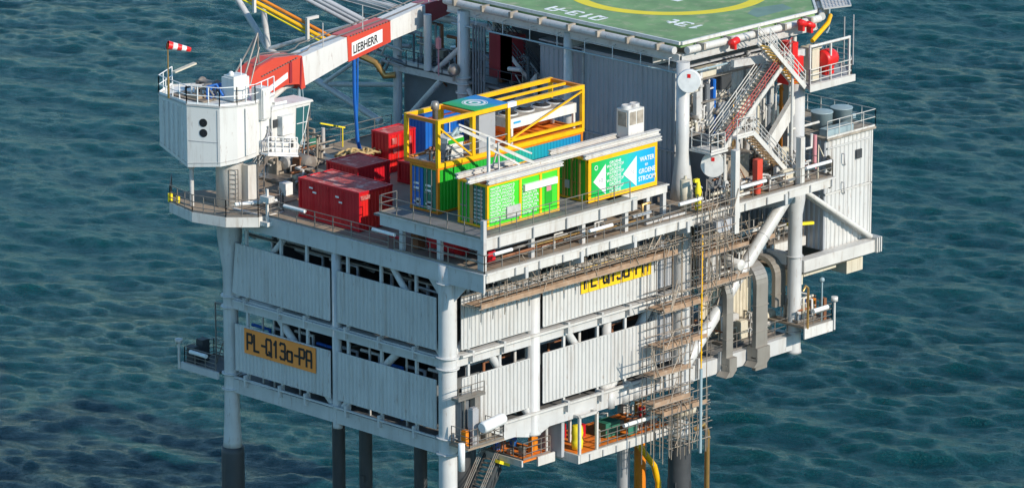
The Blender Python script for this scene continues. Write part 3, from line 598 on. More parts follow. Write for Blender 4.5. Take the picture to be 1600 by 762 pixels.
# foam and water line hung below the deck edge
b = MB(); b.sweep([(20.5, 20.0, 19.35), (20.5, 0.0, 19.35), (20.6, -0.1, 19.35), (27.0, -0.2, 19.35)], 0.06, 8); b.build('fire_water_line', 'pale_blue', HD)
b = MB()
for y in np.arange(1, 20, 2.4): b.sweep([(20.5, y, 19.3), (20.5, y, 20.2), (20.9, y, 20.2)], .035, 6)
b.build('line_hanger', 'gull', HD)
b = MB(); b.sweep([(33.6, -.6, 19.9), (36.6, 1.8, 19.3), (36.7, 1.9, 20.6)], .07, 8); b.build('fire_water_line', 'pale_blue', HD)
b = MB(); b.sweep([(32.4, -0.4, 19.5), (34.6, 0.2, 20.2), (36, 1.2, 20.3)], .15, 10); b.build('foam_pipe', 'yellow', HD)
for k, (x, y, z, r) in enumerate(((24.9, -0.5, 20.75, .24), (31.0, -0.8, 20.95, .22), (31.8, -.8, 20.7, .2))):
    b = MB(); b.lathe((x, y, z), [(.01, -.5), (r, -.4), (r, .3), (.01, .5)], 16, ax=(1, .2, .1 if k == 0 else -.4)); b.box(x-.1, x+.1, y-.1, y+.3, z-.5, z-.1); b.build('foam_monitor', 'red', HD)
# ------------------------------------------------------------------ helideck stair tower platform with life-saving drums
AP = thing('access_platform', 'grey railed platform beside the helideck corner, reached by the red-railed stair', 'platform', (33.5, 1, 16.6))
b = MB(); b.prism([(31.2, -1.3, 16.7), (35.4, -1.3, 16.7), (37.3, 0.6, 16.7), (37.3, 3.6, 16.7), (31.2, 3.6, 16.7)], (0, 0, 0.16)); b.build('floor', 'grey', AP)
b = MB(); b.box(31.1, 35.5, -1.42, -1.31, 16.55, 16.98); b.build('fascia', 'white', AP)
b = MB(); b.rail([(31.3, -1.25, 16.86), (35.3, -1.25, 16.86), (37.2, .65, 16.86), (37.2, 3.5, 16.86)], sp=1.0, mids=(.35, .7)); b.build('railing', 'white', AP)
b = MB(); b.rail([(31.3, 2.0, 16.86), (31.3, -1.2, 16.86)], sp=1.0, mids=(.35, .7)); b.build('railing', 'grey', AP)
for x, y in ((31.4, -1.1), (33.4, -1.1), (35.2, -1.1)): b = MB(); b.beam((x, y, 16.9), (x, y, 19.5), .12); b.build('post', 'white', AP)
b = MB(); b.sweep([(31.4, -1.1, 19.4), (35.2, -1.1, 19.4)], .1, 8); b.sweep([(31.4, .5, 18.6), (34.4, .5, 18.6), (34.4, .5, 17.2)], .12, 8); b.sweep([(32.2, .9, 17), (32.2, .9, 19.8)], .14, 10); b.build('pipework', 'white', AP)
for x in (38.4, 37.5): b = MB(); b.sweep([(x-.8, .6, 16.9), (x-.8, .6, 20.2)], .05, 6); b.build('antenna', 'grey', AP)
b = MB(); b.box(32.2, 32.9, -.6, .2, 16.9, 19.0); b.box(32.1, 33.0, -.7, .3, 19.0, 19.1); b.build('cabinet', 'cream', AP)
dr = MB(); dr.lathe((33.6, -0.6, 18.2), [(.01, -.7), (.55, -.6), (.62, -.3), (.62, .3), (.55, .6), (.01, .7)], 22, ax=(1, .1, 0)); dr.box(33.2, 34.0, -.9, -.3, 17.2, 17.7)
single('foam_tank', dr, 'red', 'bright red drum tank inside the railed platform at the helideck corner', 'tank', (33.6, -.6, 16.9))
dr = MB(); dr.box(29.2, 30.9, -1.0, 0.0, 17.9, 18.9); dr.box(29.8, 30.3, -1.05, -.05, 18.9, 19.9); dr.box(29.6, 30.5, -1.03, .03, 17.2, 17.9); dr.box(29.0, 29.15, -1.0, 0, 17.8, 18.7)
single('fire_monitor_cabinet', dr, ['red'], 'red fire cabinet at the head of the stair under the helideck edge', 'fire cabinet', (30, -.5, 17.2))
# brackets holding access platform
b = MB(); b.prism([(27.8, -.2, 12.9), (31.4, -.2, 16.5), (31.4, -.2, 15.3), (28.6, -.2, 12.5)], (0, .35, 0)); b.build('bracket', 'white', AP)
b = MB(); b.tube((29.6, -1, 16.6), (29.6, -1, 20.2), .07, n=6); b.beam((24.6, -.6, 19.4), (31.4, -.6, 19.0), .3, .45); b.build('bracket', 'gull', AP)

# ------------------------------------------------------------------ stairs
def stair(t, p0, p1, width_vec, m_str, m_tread, m_rail, rail2=None, n=None):
    p0, p1, wv = Vector(p0), Vector(p1), Vector(width_vec); d = p1-p0; n = n or max(4, int(abs(d.z)/0.22))
    for q in (Vector((0, 0, 0)), wv):
        b = MB(); b.beam(p0+q, p1+q, 0.08, 0.28); b.build('stringer', m_str, t)
    b = MB(); hd = Vector((d.x, d.y, 0)).normalized()
    for i in range(1, n):
        c = p0.lerp(p1, i/n)+wv/2; b.obox(c, hd*0.13, wv*0.48, Vector((0, 0, .02)))
    b.build('treads', m_tread, t)
    for k, q in enumerate((Vector((0, 0, 0)), wv)):
        b = MB()
        for hh in (1.05, 0.75, 0.45): b.sweep([p0+q+Vector((0, 0, hh)), p1+q+Vector((0, 0, hh))], 0.035, 6)
        for i in range(6): c = p0.lerp(p1, i/5)+q; b.sweep([c, c+Vector((0, 0, 1.05))], 0.03, 4)
        b.build('handrail', (m_rail if k == 0 else rail2 or m_rail), t)
T = thing('helideck_stair', 'long white stair with red handrails climbing from the right deck to the helideck', 'stairs', (24, -1.5, 14))
stair(T, (22.4, -2.0, 14.6), (28.6, -2.0, 19.6), (0, 1.3, 0), 'white', 'tarp', 'rail_red', 'white', 26)
for q in ((22.3, -2.1, 14.3), (28.6, -2.1, 19.5), (22.3, -.6, 14.3)): b = MB(); b.tube(q, (q[0], q[1], 11.4), .09, n=8); b.build('support', 'white', T)
b = MB(); b.box(20.9, 22.5, -2.2, -.4, 14.45, 14.58); b.rail([(22.3, -2.1, 14.6), (21.0, -2.1, 14.6), (21.0, -.5, 14.6)], sp=.8); b.build('landing', 'white', T)
T = thing('helideck_top_stair', 'short stair with yellow treads under the near helideck edge', 'stairs', (27, -1.2, 19))
stair(T, (29.6, -2.3, 17.3), (26.2, -2.3, 20.6), (0, 1.0, 0), 'white', 'yellow', 'white', None, 14)
T = thing('deck_stair', 'grey stair with rusty yellow treads coming down in front of the far column', 'stairs', (26, -2.2, 12))
stair(T, (28.6, -2.4, 11.5), (24.6, -2.4, 15.3), (0, 1.2, 0), 'white', 'brass', 'gull', None, 16)
b = MB(); b.box(23.0, 24.7, -2.5, -1.1, 15.15, 15.3); b.rail([(23.1, -2.4, 15.3), (24.6, -2.4, 15.3)], sp=.7); b.build('landing', 'white', T)
b = MB(); b.tube((23.1, -2.4, 11.4), (23.1, -2.4, 15.2), .09, n=8); b.tube((24.6, -1.2, 11.4), (24.6, -1.2, 15.2), .09, n=8); b.tube((23.1, -2.4, 12.5), (24.6, -1.2, 15), .06, n=8); b.build('support', 'gull', T)
T = thing('crane_access_stair', 'steep grey stair rising from the left deck towards the crane cab', 'stairs', (3.2, 21, 12))
stair(T, (4.6, 22.0, 11.4), (6.6, 20.5, 15.2), (.7, .7, 0), 'galv', 'galv', 'gull', None, 16)
b = MB(); b.box(6.4, 8.2, 20.2, 22, 15.1, 15.2); b.rail([(6.5, 20.3, 15.2), (8.1, 20.3, 15.2)], sp=.8); b.tube((8, 21.8, 11.4), (8, 21.8, 15.1), .07, n=6); b.tube((8, 20.4, 11.4), (8, 20.4, 15.1), .07, n=6); b.build('landing', 'galv', T)

# ------------------------------------------------------------------ right hand equipment building, tanks, fans
EB = thing('equipment_building', 'tall white corrugated building at the far right end of the platform, above the open sea', 'building', (37, 6, 4.9))
b = MB(); b.box(35.1, 39.5, .65, 12, 4.95, 12.3); b.build('wall', 'clad_grey', EB)
for z0, z1 in ((5.0, 8.65), (8.8, 12.3)):
    b = MB(); b.corr((35.05, .62, 0), (1, 0, 0), 4.5, z0, z1, (0, -1, 0), 0.42, 0.07); b.build('cladding_panel', 'clad', EB)
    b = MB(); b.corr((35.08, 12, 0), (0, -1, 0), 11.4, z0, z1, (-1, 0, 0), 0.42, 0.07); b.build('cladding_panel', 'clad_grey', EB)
b = MB(); b.box(35.0, 39.6, .5, .58, 8.68, 8.78); b.box(39.5, 39.62, .5, 12, 4.95, 12.35); b.build('trim', 'white', EB)
b = MB(); b.box(34.9, 39.7, .3, 12.1, 12.35, 12.5); b.build('roof', 'tarp', EB)
b = MB(); b.box(35.3, 37.9, .7, 1.35, 12.5, 12.95); b.build('roof_box', 'pale_blue', EB)
b = MB(); b.rail([(34.9, .35, 12.5), (39.65, .35, 12.5), (39.65, 12, 12.5)], sp=1.2, h=1.15); b.build('railing', 'white', EB)
for z in (10.6, 8.6+.9):
    b = MB(); b.lathe((34.95, .2, z+.3), [(.01, -.06), (.50, -.06), (.55, 0), (.50, .06), (.01, .06)], 24, ax=(.894, -.447, 0)); b.tube((34.9, .3, z+.3), (35.2, .9, z+.3), .1, n=8); b.build('hose_reel', 'tarp', EB)
for z in (11.2, 9.3): 
    b = MB(); b.sweep([(36.6, .5, z), (36.6, .3, z), (36.6, .3, z-.5), (36.9, .5, z-.8)], .04, 6); b.build('hose_hook', 'grey', EB)
b = MB(); b.box(38.0, 38.5, .44, .52, 10.6, 11.2); b.build('vent_grille', 'dark', EB)
b = MB(); b.box(35.1, 39.3, .45, .53, 11.75, 11.85); b.build('trim', 'clad', EB)
for k, (x, y, r, h_, lab) in enumerate(((38.45, 2.2, .7, 1.1, 'pale blue round tank on the far right roof, nearest the outer corner'), (36.85, 2.5, .7, 1.05, 'pale blue round tank on the far right roof, just behind the white box column'), (36.5, 6.5, .9, 1.3, 'pale blue round tank on the far right roof, seen left of the thick column'))):
    b = MB(); b.lathe((x, y, 12.5), [(.01, 0), (r, 0), (r, h_), (r+.04, h_+.01), (r+.04, h_+.08), (.3, h_+.16), (.01, h_+.16)], 28)
    if k == 0: b.box(x+.2, x+.5, y-.8, y-.62, 13.0, 13.3)
    single('water_tank', b, 'pale_blue', lab, 'tank', (x, y, 12.5), 'pale blue tanks on the right roof')
BC = MB(); BC.box(32.7, 33.3, 1.8, 2.4, 11.5, 18.0); BC.box(32.6, 33.4, 1.7, 2.5, 11.4, 11.55)
single('box_column', BC, 'white', 'square white column right of the thick round column, carrying the access platform', 'column', (33, 2, 11.4))
OP = MB(); OP.sweep([(31.9, 1.7, 11.4), (31.9, 1.7, 17.0)], .12, 10)
for z in np.arange(12, 17, 1.0): OP.sweep([(31.9, 1.7, z), (31.9, 1.7, z+.12)], .17, 10)
single('riser_pipe', OP, 'orange', 'orange brown pipe standing between the thick round column and the white box column', 'pipe', (31.9, 1.7, 11.4))
b = MB(); b.sweep([(31.9, -1.2, 11.4), (31.9, -1.2, 13.6)], .13, 10); single('pink_post', b, 'pink', 'pink post standing by the foot of the thick round column', 'post', (31.9, -1.2, 11.4))
b = MB(); b.sweep([(30.6, -.2, 14.0), (33.4, -.2, 14.0)], .09, 8); b.sweep([(30.8, -.3, 12.5), (32.6, -.3, 12.5), (32.6, -.3, 13.4)], .1, 8); b.build('pipework', 'white', AP)

# ------------------------------------------------------------------ satellite / radome discs
for x, y, z, r, lab in ((20.05, -1.1, 19.15, .72, 'upper white dish with small red emblem, below the helideck corner'), (21.9, -1.5, 13.55, .78, 'lower white dish with small red emblem, in front of the grey column foot')):
    t = thing('dish_antenna', lab, 'antenna', (x, y, z), 'white dish antennas')
    ax = Vector((-.80, -.60, .02)).normalized()
    b = MB(); b.lathe((x, y, z), [(.01, -.45), (r*.9, -.45), (r, -.3), (r, .06), (r*.97, .1), (.01, .12)], 32, ax=ax); b.build('drum', 'letter_white', t)
    s1 = ax.cross(Vector((0, 0, 1))).normalized(); b = MB(); b.obox(Vector((x, y, z))+ax*.125+Vector((0, 0, r*.5)), s1*.1, Vector((0, 0, .12)), ax*.006); b.build('emblem', 'red', t)
    b = MB(); b.tube(Vector((x, y, z))-ax*.4, Vector((x, y, z))-ax*1.0, .12, n=10); b.build('mount', 'gull', t)

# ------------------------------------------------------------------ exhaust ducts on the right side
def duct(lab, pts, w, d, m='duct'):
    t = MB(); pts = [Vector(p) for p in pts]
    for i, (a, c) in enumerate(zip(pts[:-1], pts[1:])):
        dd = (c-a).normalized(); wv = Vector((1, 0, 0)); up = dd.cross(wv).normalized(); t.obox((a+c)/2, (c-a)/2+dd*.02*(i % 2), wv*w/2*(1-.004*(i % 2)), up*d/2*(1-.01*(i % 2)))
    fl = Vector(pts[0]); 
    for z in np.arange(pts[0].z+.8, pts[1].z, 1.7): t.box(fl.x-w/2-.05, fl.x+w/2+.05, fl.y-d/2-.05, fl.y+d/2+.05, z, z+.07)
    single('exhaust_duct', t, m, lab, 'duct', tuple(pts[0]), 'rectangular metal ducts on the right side')
def arc(x, y0, z0, rad, n=7, a1=90): return [(x, y0+rad-rad*math.cos(R(a1)*i/n), z0+rad*math.sin(R(a1)*i/n)) for i in range(n+1)]
duct('tallest flat metal duct, in front of the cream wall between two columns', [(27.25, -0.85, -0.95)]+arc(27.25, -.85, 4.7, 1.2)+[(27.25, 2.2, 5.9)], 1.1, .32)
duct('curved metal duct bending inwards just left of the far round column', [(30.95, 0.85, 2.1)]+arc(30.95, .85, 4.1, 1.1)+[(30.95, 4.0, 5.2)], 1.0, .3)
duct('narrow metal duct nearest the yellow pole, behind the scaffolding', [(24.3, -0.75, -0.9)]+arc(24.3, -.75, 4.3, 1.3)+[(24.3, 2.5, 5.6)], .62, .35)
for x, w_, z in ((27.25, 1.2, .45), (24.35, .7, .35)):
    b = MB(); b.box(x-w_/2, x+w_/2, -1.2, -.3, z-.75, z+.1); b.prism([(x-w_/2+.02, -1.2, z-.75), (x+w_/2-.02, -1.2, z-.75), (x+w_/2-.02, -.35, z-.75), (x-w_/2+.02, -.35, z-.75)], (-.35, 0, -.35))
    b.build('intake_box', 'duct', PF)
for x in (24.0, 27.2, 21.9): b = MB(); b.box(x-.08, x+.08, -.5, -.28, -.5, .8); b.build('bracket', 'gull', PF)

# ------------------------------------------------------------------ containers
def container(name, lab, x0, x1, y0, y1, z0, z1, m_side, m_end, m_roof, m_frame, long_x=True, side_m=None, door_m=None, group=None, smooth_side=False, cat='container'):
    t = thing(name, lab, cat, ((x0+x1)/2, (y0+y1)/2, z0), group); e = 0.09
    b = MB()
    for x in (x0+.08, x1-.08):
        for y in (y0+.08, y1-.08): b.box(x-.08, x+.08, y-.08, y+.08, z0, z1)
    for z in (z0, z1-.14):
        for y in (y0+.05, y1-.05): b.box(x0+.16, x1-.16, y-.049, y+.049, z+.003, z+.137)
        for x in (x0+.05, x1-.05): b.box(x-.049, x+.049, y0+.16, y1-.16, z+.003, z+.137)
    for x in (x0+.08, x1-.08):
        for y in (y0+.08, y1-.08):
            for z in (z0-.004, z1-.12): b.box(x-.095, x+.095, y-.095, y+.095, z, z+.124)
    b.build('frame', m_frame, t)
    # near long side (-Y) and far side
    for y, nr in ((y0+.07, -1), (y1-.07, 1)):
        b = MB(); 
        if smooth_side and nr < 0: b.box(x0+.16, x1-.16, y0+.02, y0+.06, z0+.14, z1-.14)
        else: b.corr((x0+.16, y, 0), (1, 0, 0), x1-x0-.32, z0+.14, z1-.14, (0, nr, 0), .28, .04, .02)
        b.build('side_panel', side_m if (side_m and nr < 0) else m_side, t)
    for x, nr in ((x0+.07, -1), (x1-.07, 1)):
        b = MB(); b.corr((x, y1-.16, 0), (0, -1, 0), y1-y0-.32, z0+.14, z1-.14, (nr, 0, 0), .28, .035, .02); b.build('end_panel', m_end, t)
    b = MB(); b.corr((x0+.1, 0, 0), (1, 0, 0), x1-x0-.2, 0, 1, (0, 1, 0), .3, .025, .02)
    b.v = [(a[0], y0+.1+(y1-y0-.2)*a[2], z1-.06+a[1]) for a in b.v]; b.build('roof', m_roof, t)
    return t
def doors(t, x, y0, y1, z0, z1, ms, nr=-1, bars='galv', axis='x'):
    """pair of container doors with lock bars on the -X end (axis x) or the -Y side (axis y)"""
    k = len(ms); 
    for i in range(k):
        a, c = y0+(y1-y0)*i/k+.02, y0+(y1-y0)*(i+1)/k-.02
        b = MB(); bb = MB()
        if axis == 'x':
            b.box(x-.05, x, a, c, z0, z1)
            for yy in (a+(c-a)*.3, a+(c-a)*.7):
                bb.sweep([(x-.09, yy, z0-.05), (x-.09, yy, z1+.05)], .03, 6)
                bb.box(x-.12, x-.05, yy-.05, yy+.18, z0+(z1-z0)*.4, z0+(z1-z0)*.4+.06)
        else:
            b.box(a, c, x-.05, x, z0, z1)
            for xx in (a+(c-a)*.3, a+(c-a)*.7):
                bb.sweep([(xx, x-.09, z0-.05), (xx, x-.09, z1+.05)], .03, 6)
                bb.box(xx-.05, xx+.18, x-.12, x-.05, z0+(z1-z0)*.4, z0+(z1-z0)*.4+.06)
        d = b.build('door', ms[i], t); bb.build('lock_bar', bars, d)
ZD = 13.30
# near left-of-corner green container covered in white lettering
GA = container('green_container', 'green container with yellow frame and rows of white lettering, nearest the platform corner', 1.95, 8.15, -1.42, 1.05, ZD, 16.0, 'green', 'green', 'rust', 'yellow', side_m='green_bright', smooth_side=True)
doors(GA, 2.02, -1.22, -0.25, ZD+.2, 15.8, ['green_sea']); doors(GA, 2.02, .05, .88, ZD+.2, 15.8, ['green'])
b = MB(); b.box(1.93, 2.03, -.24, .04, ZD+.14, 15.86); b.build('door_post', 'brass', GA)
for x in (4.75, 6.5): b = MB(); b.box(x-.09, x+.09, -1.46, -1.36, ZD+.15, 15.85); b.build('side_post', 'yellow', GA)
for z in np.arange(13.62, 15.75, .2):
    for x0, k in ((2.2, 12), (4.95, 9)):
        if z > 15.3 and x0 > 4: continue
        text(('GROENE WATERSTOF ' if int(z*5) % 2 else 'WATER STROOM GROENE ')[:14 if x0 < 4 else 9], .21, (x0, -1.42, z), (1, 0, 0), (0, 0, 1), 'letter_white', GA, bold=.012, wide=1.12)
for z in np.arange(13.6, 15.7, .24): text('GROENE', .17, (1.94, -.3, z), (0, -1, 0), (0, 0, 1), 'letter_white', GA, wide=1.1, bold=.01)
b = MB(); b.box(3.55, 4.72, -1.52, -1.42, ZD+.35, 14.4); b.build('placard', 'gull', GA)
b = MB(); b.box(5.0, 7.8, -1.62, -1.42, 15.1, 15.5); b.build('louvre_strip', 'letter_white', GA)
b = MB(); b.box(6.9, 7.5, -1.44, -1.41, ZD+.5, 15.0); b.build('side_door', 'green', GA)
b = MB(); b.box(7.0, 7.4, -1.46, -1.40, 15.0-.3, 15.0); b.build('notice', 'pink', GA)
# right green/blue container with big arrows
gradient('banner', -2.9, 2.9, [(0.0, (.01, .42, .04)), (0.35, (.02, .48, .17)), (0.55, (.02, .50, .36)), (0.75, (.01, .40, .62)), (1.0, (.01, .30, .66))])
GB = container('green_container', 'green to blue container with white arrows and lettering WATER en GROENE STROOM', 10.5, 16.65, -1.5, .95, ZD, 16.05, 'green', 'green', 'rust', 'yellow')
b = MB(); b.box(10.75, 16.42, -1.62, -1.56, ZD+.28, 15.78); b.build('banner_panel', 'banner', GB)
b = MB(); b.box(10.5, 16.65, -1.60, -1.50, ZD+.0, ZD+.28); b.box(10.5, 16.65, -1.60, -1.5, 15.78, 16.03); b.box(10.5, 10.74, -1.603, -1.5, ZD, 16.04); b.box(16.43, 16.65, -1.603, -1.5, ZD, 16.04); b.build('banner_frame', 'yellow', GB)
for x0, x1, t_ in ((10.9, 12.0, 'H2'), (13.55, 14.75, 'O2')):
    b = MB(); b.prism([(x0, -1.64, 14.55), (x1, -1.64, 13.6), (x1, -1.64, 15.5)], (0, .015, 0)); b.build('arrow', 'letter_white', GB)
    text(t_, .32, (x1-.62, -1.645, 14.44), (1, 0, 0), (0, 0, 1), 'grey', GB)
for s_, x, z, h_ in (('WATER', 15.05, 15.05, .42), ('en', 15.5, 14.73, .32), ('GROENE', 14.95, 14.3, .42), ('STROOM', 14.93, 13.83, .42)):
    text(s_, h_, (x, -1.63, z), (1, 0, 0), (0, 0, 1), 'letter_white', GB, bold=.012, wide=.9)
for i in range(9): text('GROENE' if i % 2 == 0 else 'WATERSTOF', .25, (12.85, -1.63, 15.42-i*.225), (1, 0, 0), (0, 0, 1), 'letter_white', GB, align='CENTER', bold=.015, wide=1.05)
b = MB(); ringed(b, 0, 0, .12, 0, .03, .01); b.v = [(11.15+a[0], -1.64+a[2], 15.4+a[1]) for a in b.v]; b.build('emblem', 'letter_white', GB)
doors(GB, 10.52, -1.3, .8, ZD+.2, 15.8, ['green', 'green'], bars='brass')
for y in (-.9, -.3, .3): b = MB(); b.box(10.38, 10.5, y-.07, y+.07, ZD+.15, 15.9); b.build('end_post', 'brass', GB)
b = MB(); b.box(10.36, 10.44, -.1, .25, 14.0, 14.5); b.build('notice', 'grey', GB)
# roof beams lying over both green containers
def hbeam(lab, p0, p1, w_=.3, h_=.32, m='white'):
    b = MB(); b.ibeam(p0, p1, w_, h_, .07); single('roof_beam', b, m, lab, 'steel beam', tuple(p0), 'white steel beams over the green containers')
hbeam('longest white beam, running across both green container roofs', (1.0, -0.72, 16.32), (17.7, -0.72, 16.32), .34, .34)
hbeam('white beam on the front roof edge of the container nearest the corner', (1.9, -1.5, 16.2), (8.3, -1.5, 16.2), .26, .26)
hbeam('white beam on the front roof edge of the container with arrows', (10.2, -1.55, 16.2), (17.0, -1.55, 16.2), .26, .26)
hbeam('white beam on the rear roof edge of the container nearest the corner', (1.7, .9, 16.2), (6.6, .9, 16.2), .3, .3)
hbeam('white beam on the rear roof edge of the container with arrows', (9.6, .8, 16.2), (16.6, .8, 16.2), .26, .28)
st = thing('roof_stair', 'white inclined stair frame standing on the roof of the green container nearest the corner', 'stairs', (3.2, -.5, 16.4))
for p0, p1, r in (((3.1, -.4, 16.4), (3.1, -.4, 18.6), .09), ((1.9, .9, 19.1), (6.4, -.9, 16.5), .11), ((3.1, -.4, 17.9), (5.5, -.6, 16.5), .07), ((2.3, 1.3, 19.2), (6.8, -.4, 16.9), .06), ((4.5, .6, 16.4), (4.5, .1, 17.9), .05), ((3.9, -.5, 16.4), (3.9, -.4, 18.1), .05)):
    b = MB(); b.beam(p0, p1, r*1.7); b.build('strut', 'white', st)
# long container below the cooling frame
gradient('longside', -6.2, 6.2, [(0.0, (.02, .38, .02)), (0.42, (.02, .40, .05)), (0.58, (.02, .36, .28)), (0.74, (.01, .32, .45)), (1.0, (.01, .22, .52))])
LC = container('long_container', 'long green container fading to blue, under the yellow cooling frame', 2.3, 14.95, 3.08, 5.45, ZD, 16.15, 'longside', 'green', 'green', 'orange', side_m='longside')
doors(LC, 2.35, 3.25, 4.3, ZD+.2, 15.95, ['green_sea']); doors(LC, 2.35, 4.33, 5.28, ZD+.2, 15.95, ['blue'])
for y0, m in ((4.2, 1), (5.2, 0)):
    for z in (14.9, 14.6, 13.75): b = MB(); b.box(2.27, 2.295, y0-.55, y0-.1, z, z+.12); b.build('marking', 'letter_white', LC)
b = MB(); b.box(2.27, 2.295, 3.6, 3.95, 13.5, 14.0); b.box(2.27, 2.295, 4.55, 4.9, 13.65, 14.05); b.build('marking', 'gull', LC)
# yellow cooling unit frame
YF = thing('cooling_unit_frame', 'yellow open steel frame holding fans and white cabinets, on top of the long container', 'machine frame', (8.6, 4.3, 16.2))
def yb(p0, p1, w_=.2, h_=None, m='yellow', nm='frame_beam'): b = MB(); b.beam(p0, p1, w_, h_); b.build(nm, m, YF)
X0, X1, Y0, Y1, ZA, ZB = 2.4, 14.95, 3.15, 5.85, 16.28, 18.98
for y in (Y0, Y1):
    yb((X0-.1, y, ZB), (X1+.1, y, ZB), .22, .26); yb((X0-.1, y, ZA), (X1+.1, y, ZA), .22, .26, 'orange' if y == Y1 else 'yellow')
    for x in (X0, 5.35, 8.4, X1): yb((x, y, ZA+.13), (x, y, ZB-.13), .22 if x != 5.35 else .26)
    yb((8.5, y, ZA+.45), (X1-.1, y, ZA+.45), .18)
for x in (X0, 5.35, 8.4, X1): 
    yb((x, Y0+.11, ZB-.005), (x, Y1-.11, ZB-.005), .22, .22, 'orange'); yb((x, Y0+.11, ZA), (x, Y1-.11, ZA), .22, .22, 'orange')
yb((8.5, 4.5, ZB), (X1-.1, 4.5, ZB), .15)
for x in (9.8, 11.2, 12.6): yb((x, Y0+.1, ZA+.35), (x, Y1-.1, ZA+.35), .14, .14, 'orange')
b = MB(); b.box(X0+.1, 8.3, Y0+.1, Y1-.1, ZA-.1, ZA+.02); b.build('floor', 'grey', YF); b = MB(); b.box(8.5, X1-.1, Y0+.1, Y1-.1, ZA-.1, ZA+.05); b.build('floor', 'orange_deck', YF)
b = MB(); b.box(8.6, X1-.12, Y1-.35, Y1-.15, ZA+.1, ZA+.7); b.build('kick_plate', 'orange_deck', YF)
yb((X0+.1, Y0-.05, 18.6), (5.2, Y0-.05, ZA+.2), .08, .1); yb((8.5, Y0-.05, ZA+.5), (X1-.1, Y0-.05, 18.7), .08, .1)
gradient('hood_print', -2.9, 0.3, [(0.0, (.01, .33, .05)), (0.4, (.01, .3, .22)), (0.6, (.01, .2, .5)), (1.0, (.01, .14, .40))])
b = MB(); b.box(5.45, 8.35, 3.1, 5.85, ZB+.14, ZB+.19); hood = b.build('roof_sheet', 'hood_print', YF)
for r0, r1 in ((.55, .68), (.2, .38), (.75, .8)):
    ringsheet((6.9, 4.5), r0, r1, ZB+.192, .004, 36).build('emblem', 'letter_white', hood)
b = MB(); b.box(8.25, 9.0, 3.0, 3.3, ZB-.13, ZB+.16); b.build('lifting_plate', 'letter_white', YF)
# dry cooler with four fans
b = MB(); b.box(8.9, 14.7, 3.4, 5.4, 17.35, 17.95); cl = b.build('dry_cooler', 'crane_white', YF)
text('COOLING', .2, (9.1, 3.39, 17.55), (1, 0, 0), (0, 0, 1), 'blue', cl) if False else None
b = MB(); b.box(8.95, 14.65, 3.45, 5.35, 17.945, 17.965); b.build('top_plate', 'tarp', cl)
b = MB(); b.box(9.15, 9.75, 3.37, 3.40, 17.62, 17.74); b.build('maker_plate', 'cyan', cl)
for x in (9.7, 11.15, 12.6, 13.95):
    b = MB(); b.lathe((x, 4.4, 17.96), [(.62, 0), (.62, .09), (.56, .1), (.56, .02)], 28); b.build('fan_ring', 'gull', cl)
    b = MB(); b.lathe((x, 4.4, 17.97), [(.01, 0), (.54, 0), (.54, .03), (.01, .03)], 24)
    for k in range(5): a = k*1.257; b.obox((x+.32*math.cos(a), 4.4+.32*math.sin(a), 18.03), Vector((math.cos(a), math.sin(a), 0))*.25, Vector((-math.sin(a), math.cos(a), .3))*.12, Vector((0, 0, .012)))
    b.build('fan', 'rubber', cl)
for x in (9.05, 14.55):
    for y in (3.5, 5.3): b = MB(); b.box(x-.08, x+.08, y-.08, y+.08, ZA+.1, 17.35); b.build('leg', 'crane_white', cl)
b = MB(); b.box(3.75, 5.1, 3.7, 4.9, ZA+.05, 17.6); c1 = b.build('cabinet', 'crane_white', YF)
b = MB(); b.box(3.66, 3.76, 3.69, 4.91, ZA+.06, 17.3); b.build('side_panel', 'grey', c1); b = MB(); b.box(3.8, 5.12, 3.66, 3.7, 17.25, 17.5); b.build('stripe', 'green', c1)
b = MB(); b.box(5.95, 7.35, 3.2, 3.9, ZA+.1, 18.75); b.build('cabinet', 'grey', YF)
b = MB(); b.lathe((3.6, 4.6, 16.3), [(.01, 0), (.17, 0), (.17, 3.0), (.26, 3.05), (.26, 3.3), (.2, 3.5), (.01, 3.55)], 18); b.build('chimney', 'galv', YF)
for k in range(7):
    b = MB(); x = 2.7+.35*(k % 4); y = 3.5+.5*(k % 3); b.sweep([(x, y, ZA), (x, y, ZA+.4+.2*(k % 3)), (x+.5, y+.3, ZA+.5+.15*(k % 4)), (x+.6, y+1, ZA+.3)], .07, 8); b.build('pipe', ('dark', 'galv', 'rust')[k % 3], YF)
for k in range(6):
    b = MB(); x = 7.5+.12*k; b.sweep([(x, 3.8+.2*k, ZA), (x, 3.8+.2*k, 18.2-.2*k), (x-.6, 3.8+.2*k, 18.3-.2*k)], .06, 8); b.build('pipe', ('orange', 'galv', 'gull')[k % 3], YF)
b = MB(); b.sphere((4.7, 3.9, 17.85), .22); b.sweep([(4.2, 3.8, 17.7), (4.6, 3.7, 18.1), (5.1, 3.9, 17.8)], .12, 8); b.build('valve', 'pale_blue', YF)
for z in (16.75, 17.2): b = MB(); b.sweep([(3.0, Y0-.02, z), (8.3, Y0-.02, z)], .03, 6); b.build('guard_rail', 'grey', YF)
# rooftop air conditioner
AC = thing('air_conditioner', 'cream outdoor air conditioner with two top fans, on the roof of the container with arrows', 'air conditioner', (16.2, .3, 16.1))
b = MB(); b.box(15.5, 16.9, -.25, .75, 16.15, 17.95); b.build('housing', 'crane_white', AC)
for x in (15.85, 16.55): b = MB(); b.lathe((x, .25, 17.95), [(.32, 0), (.32, .22), (.27, .24), (.27, .05), (.01, .05)], 22); b.build('fan_ring', 'gull', AC)
for x0 in (15.6, 16.25): b = MB(); b.box(x0, x0+.55, -.28, -.24, 17.0, 17.8); b.build('grille', 'tarp', AC)
b = MB(); b.box(15.46, 15.51, -.1, .6, 16.9, 17.8); b.build('grille', 'tarp', AC)
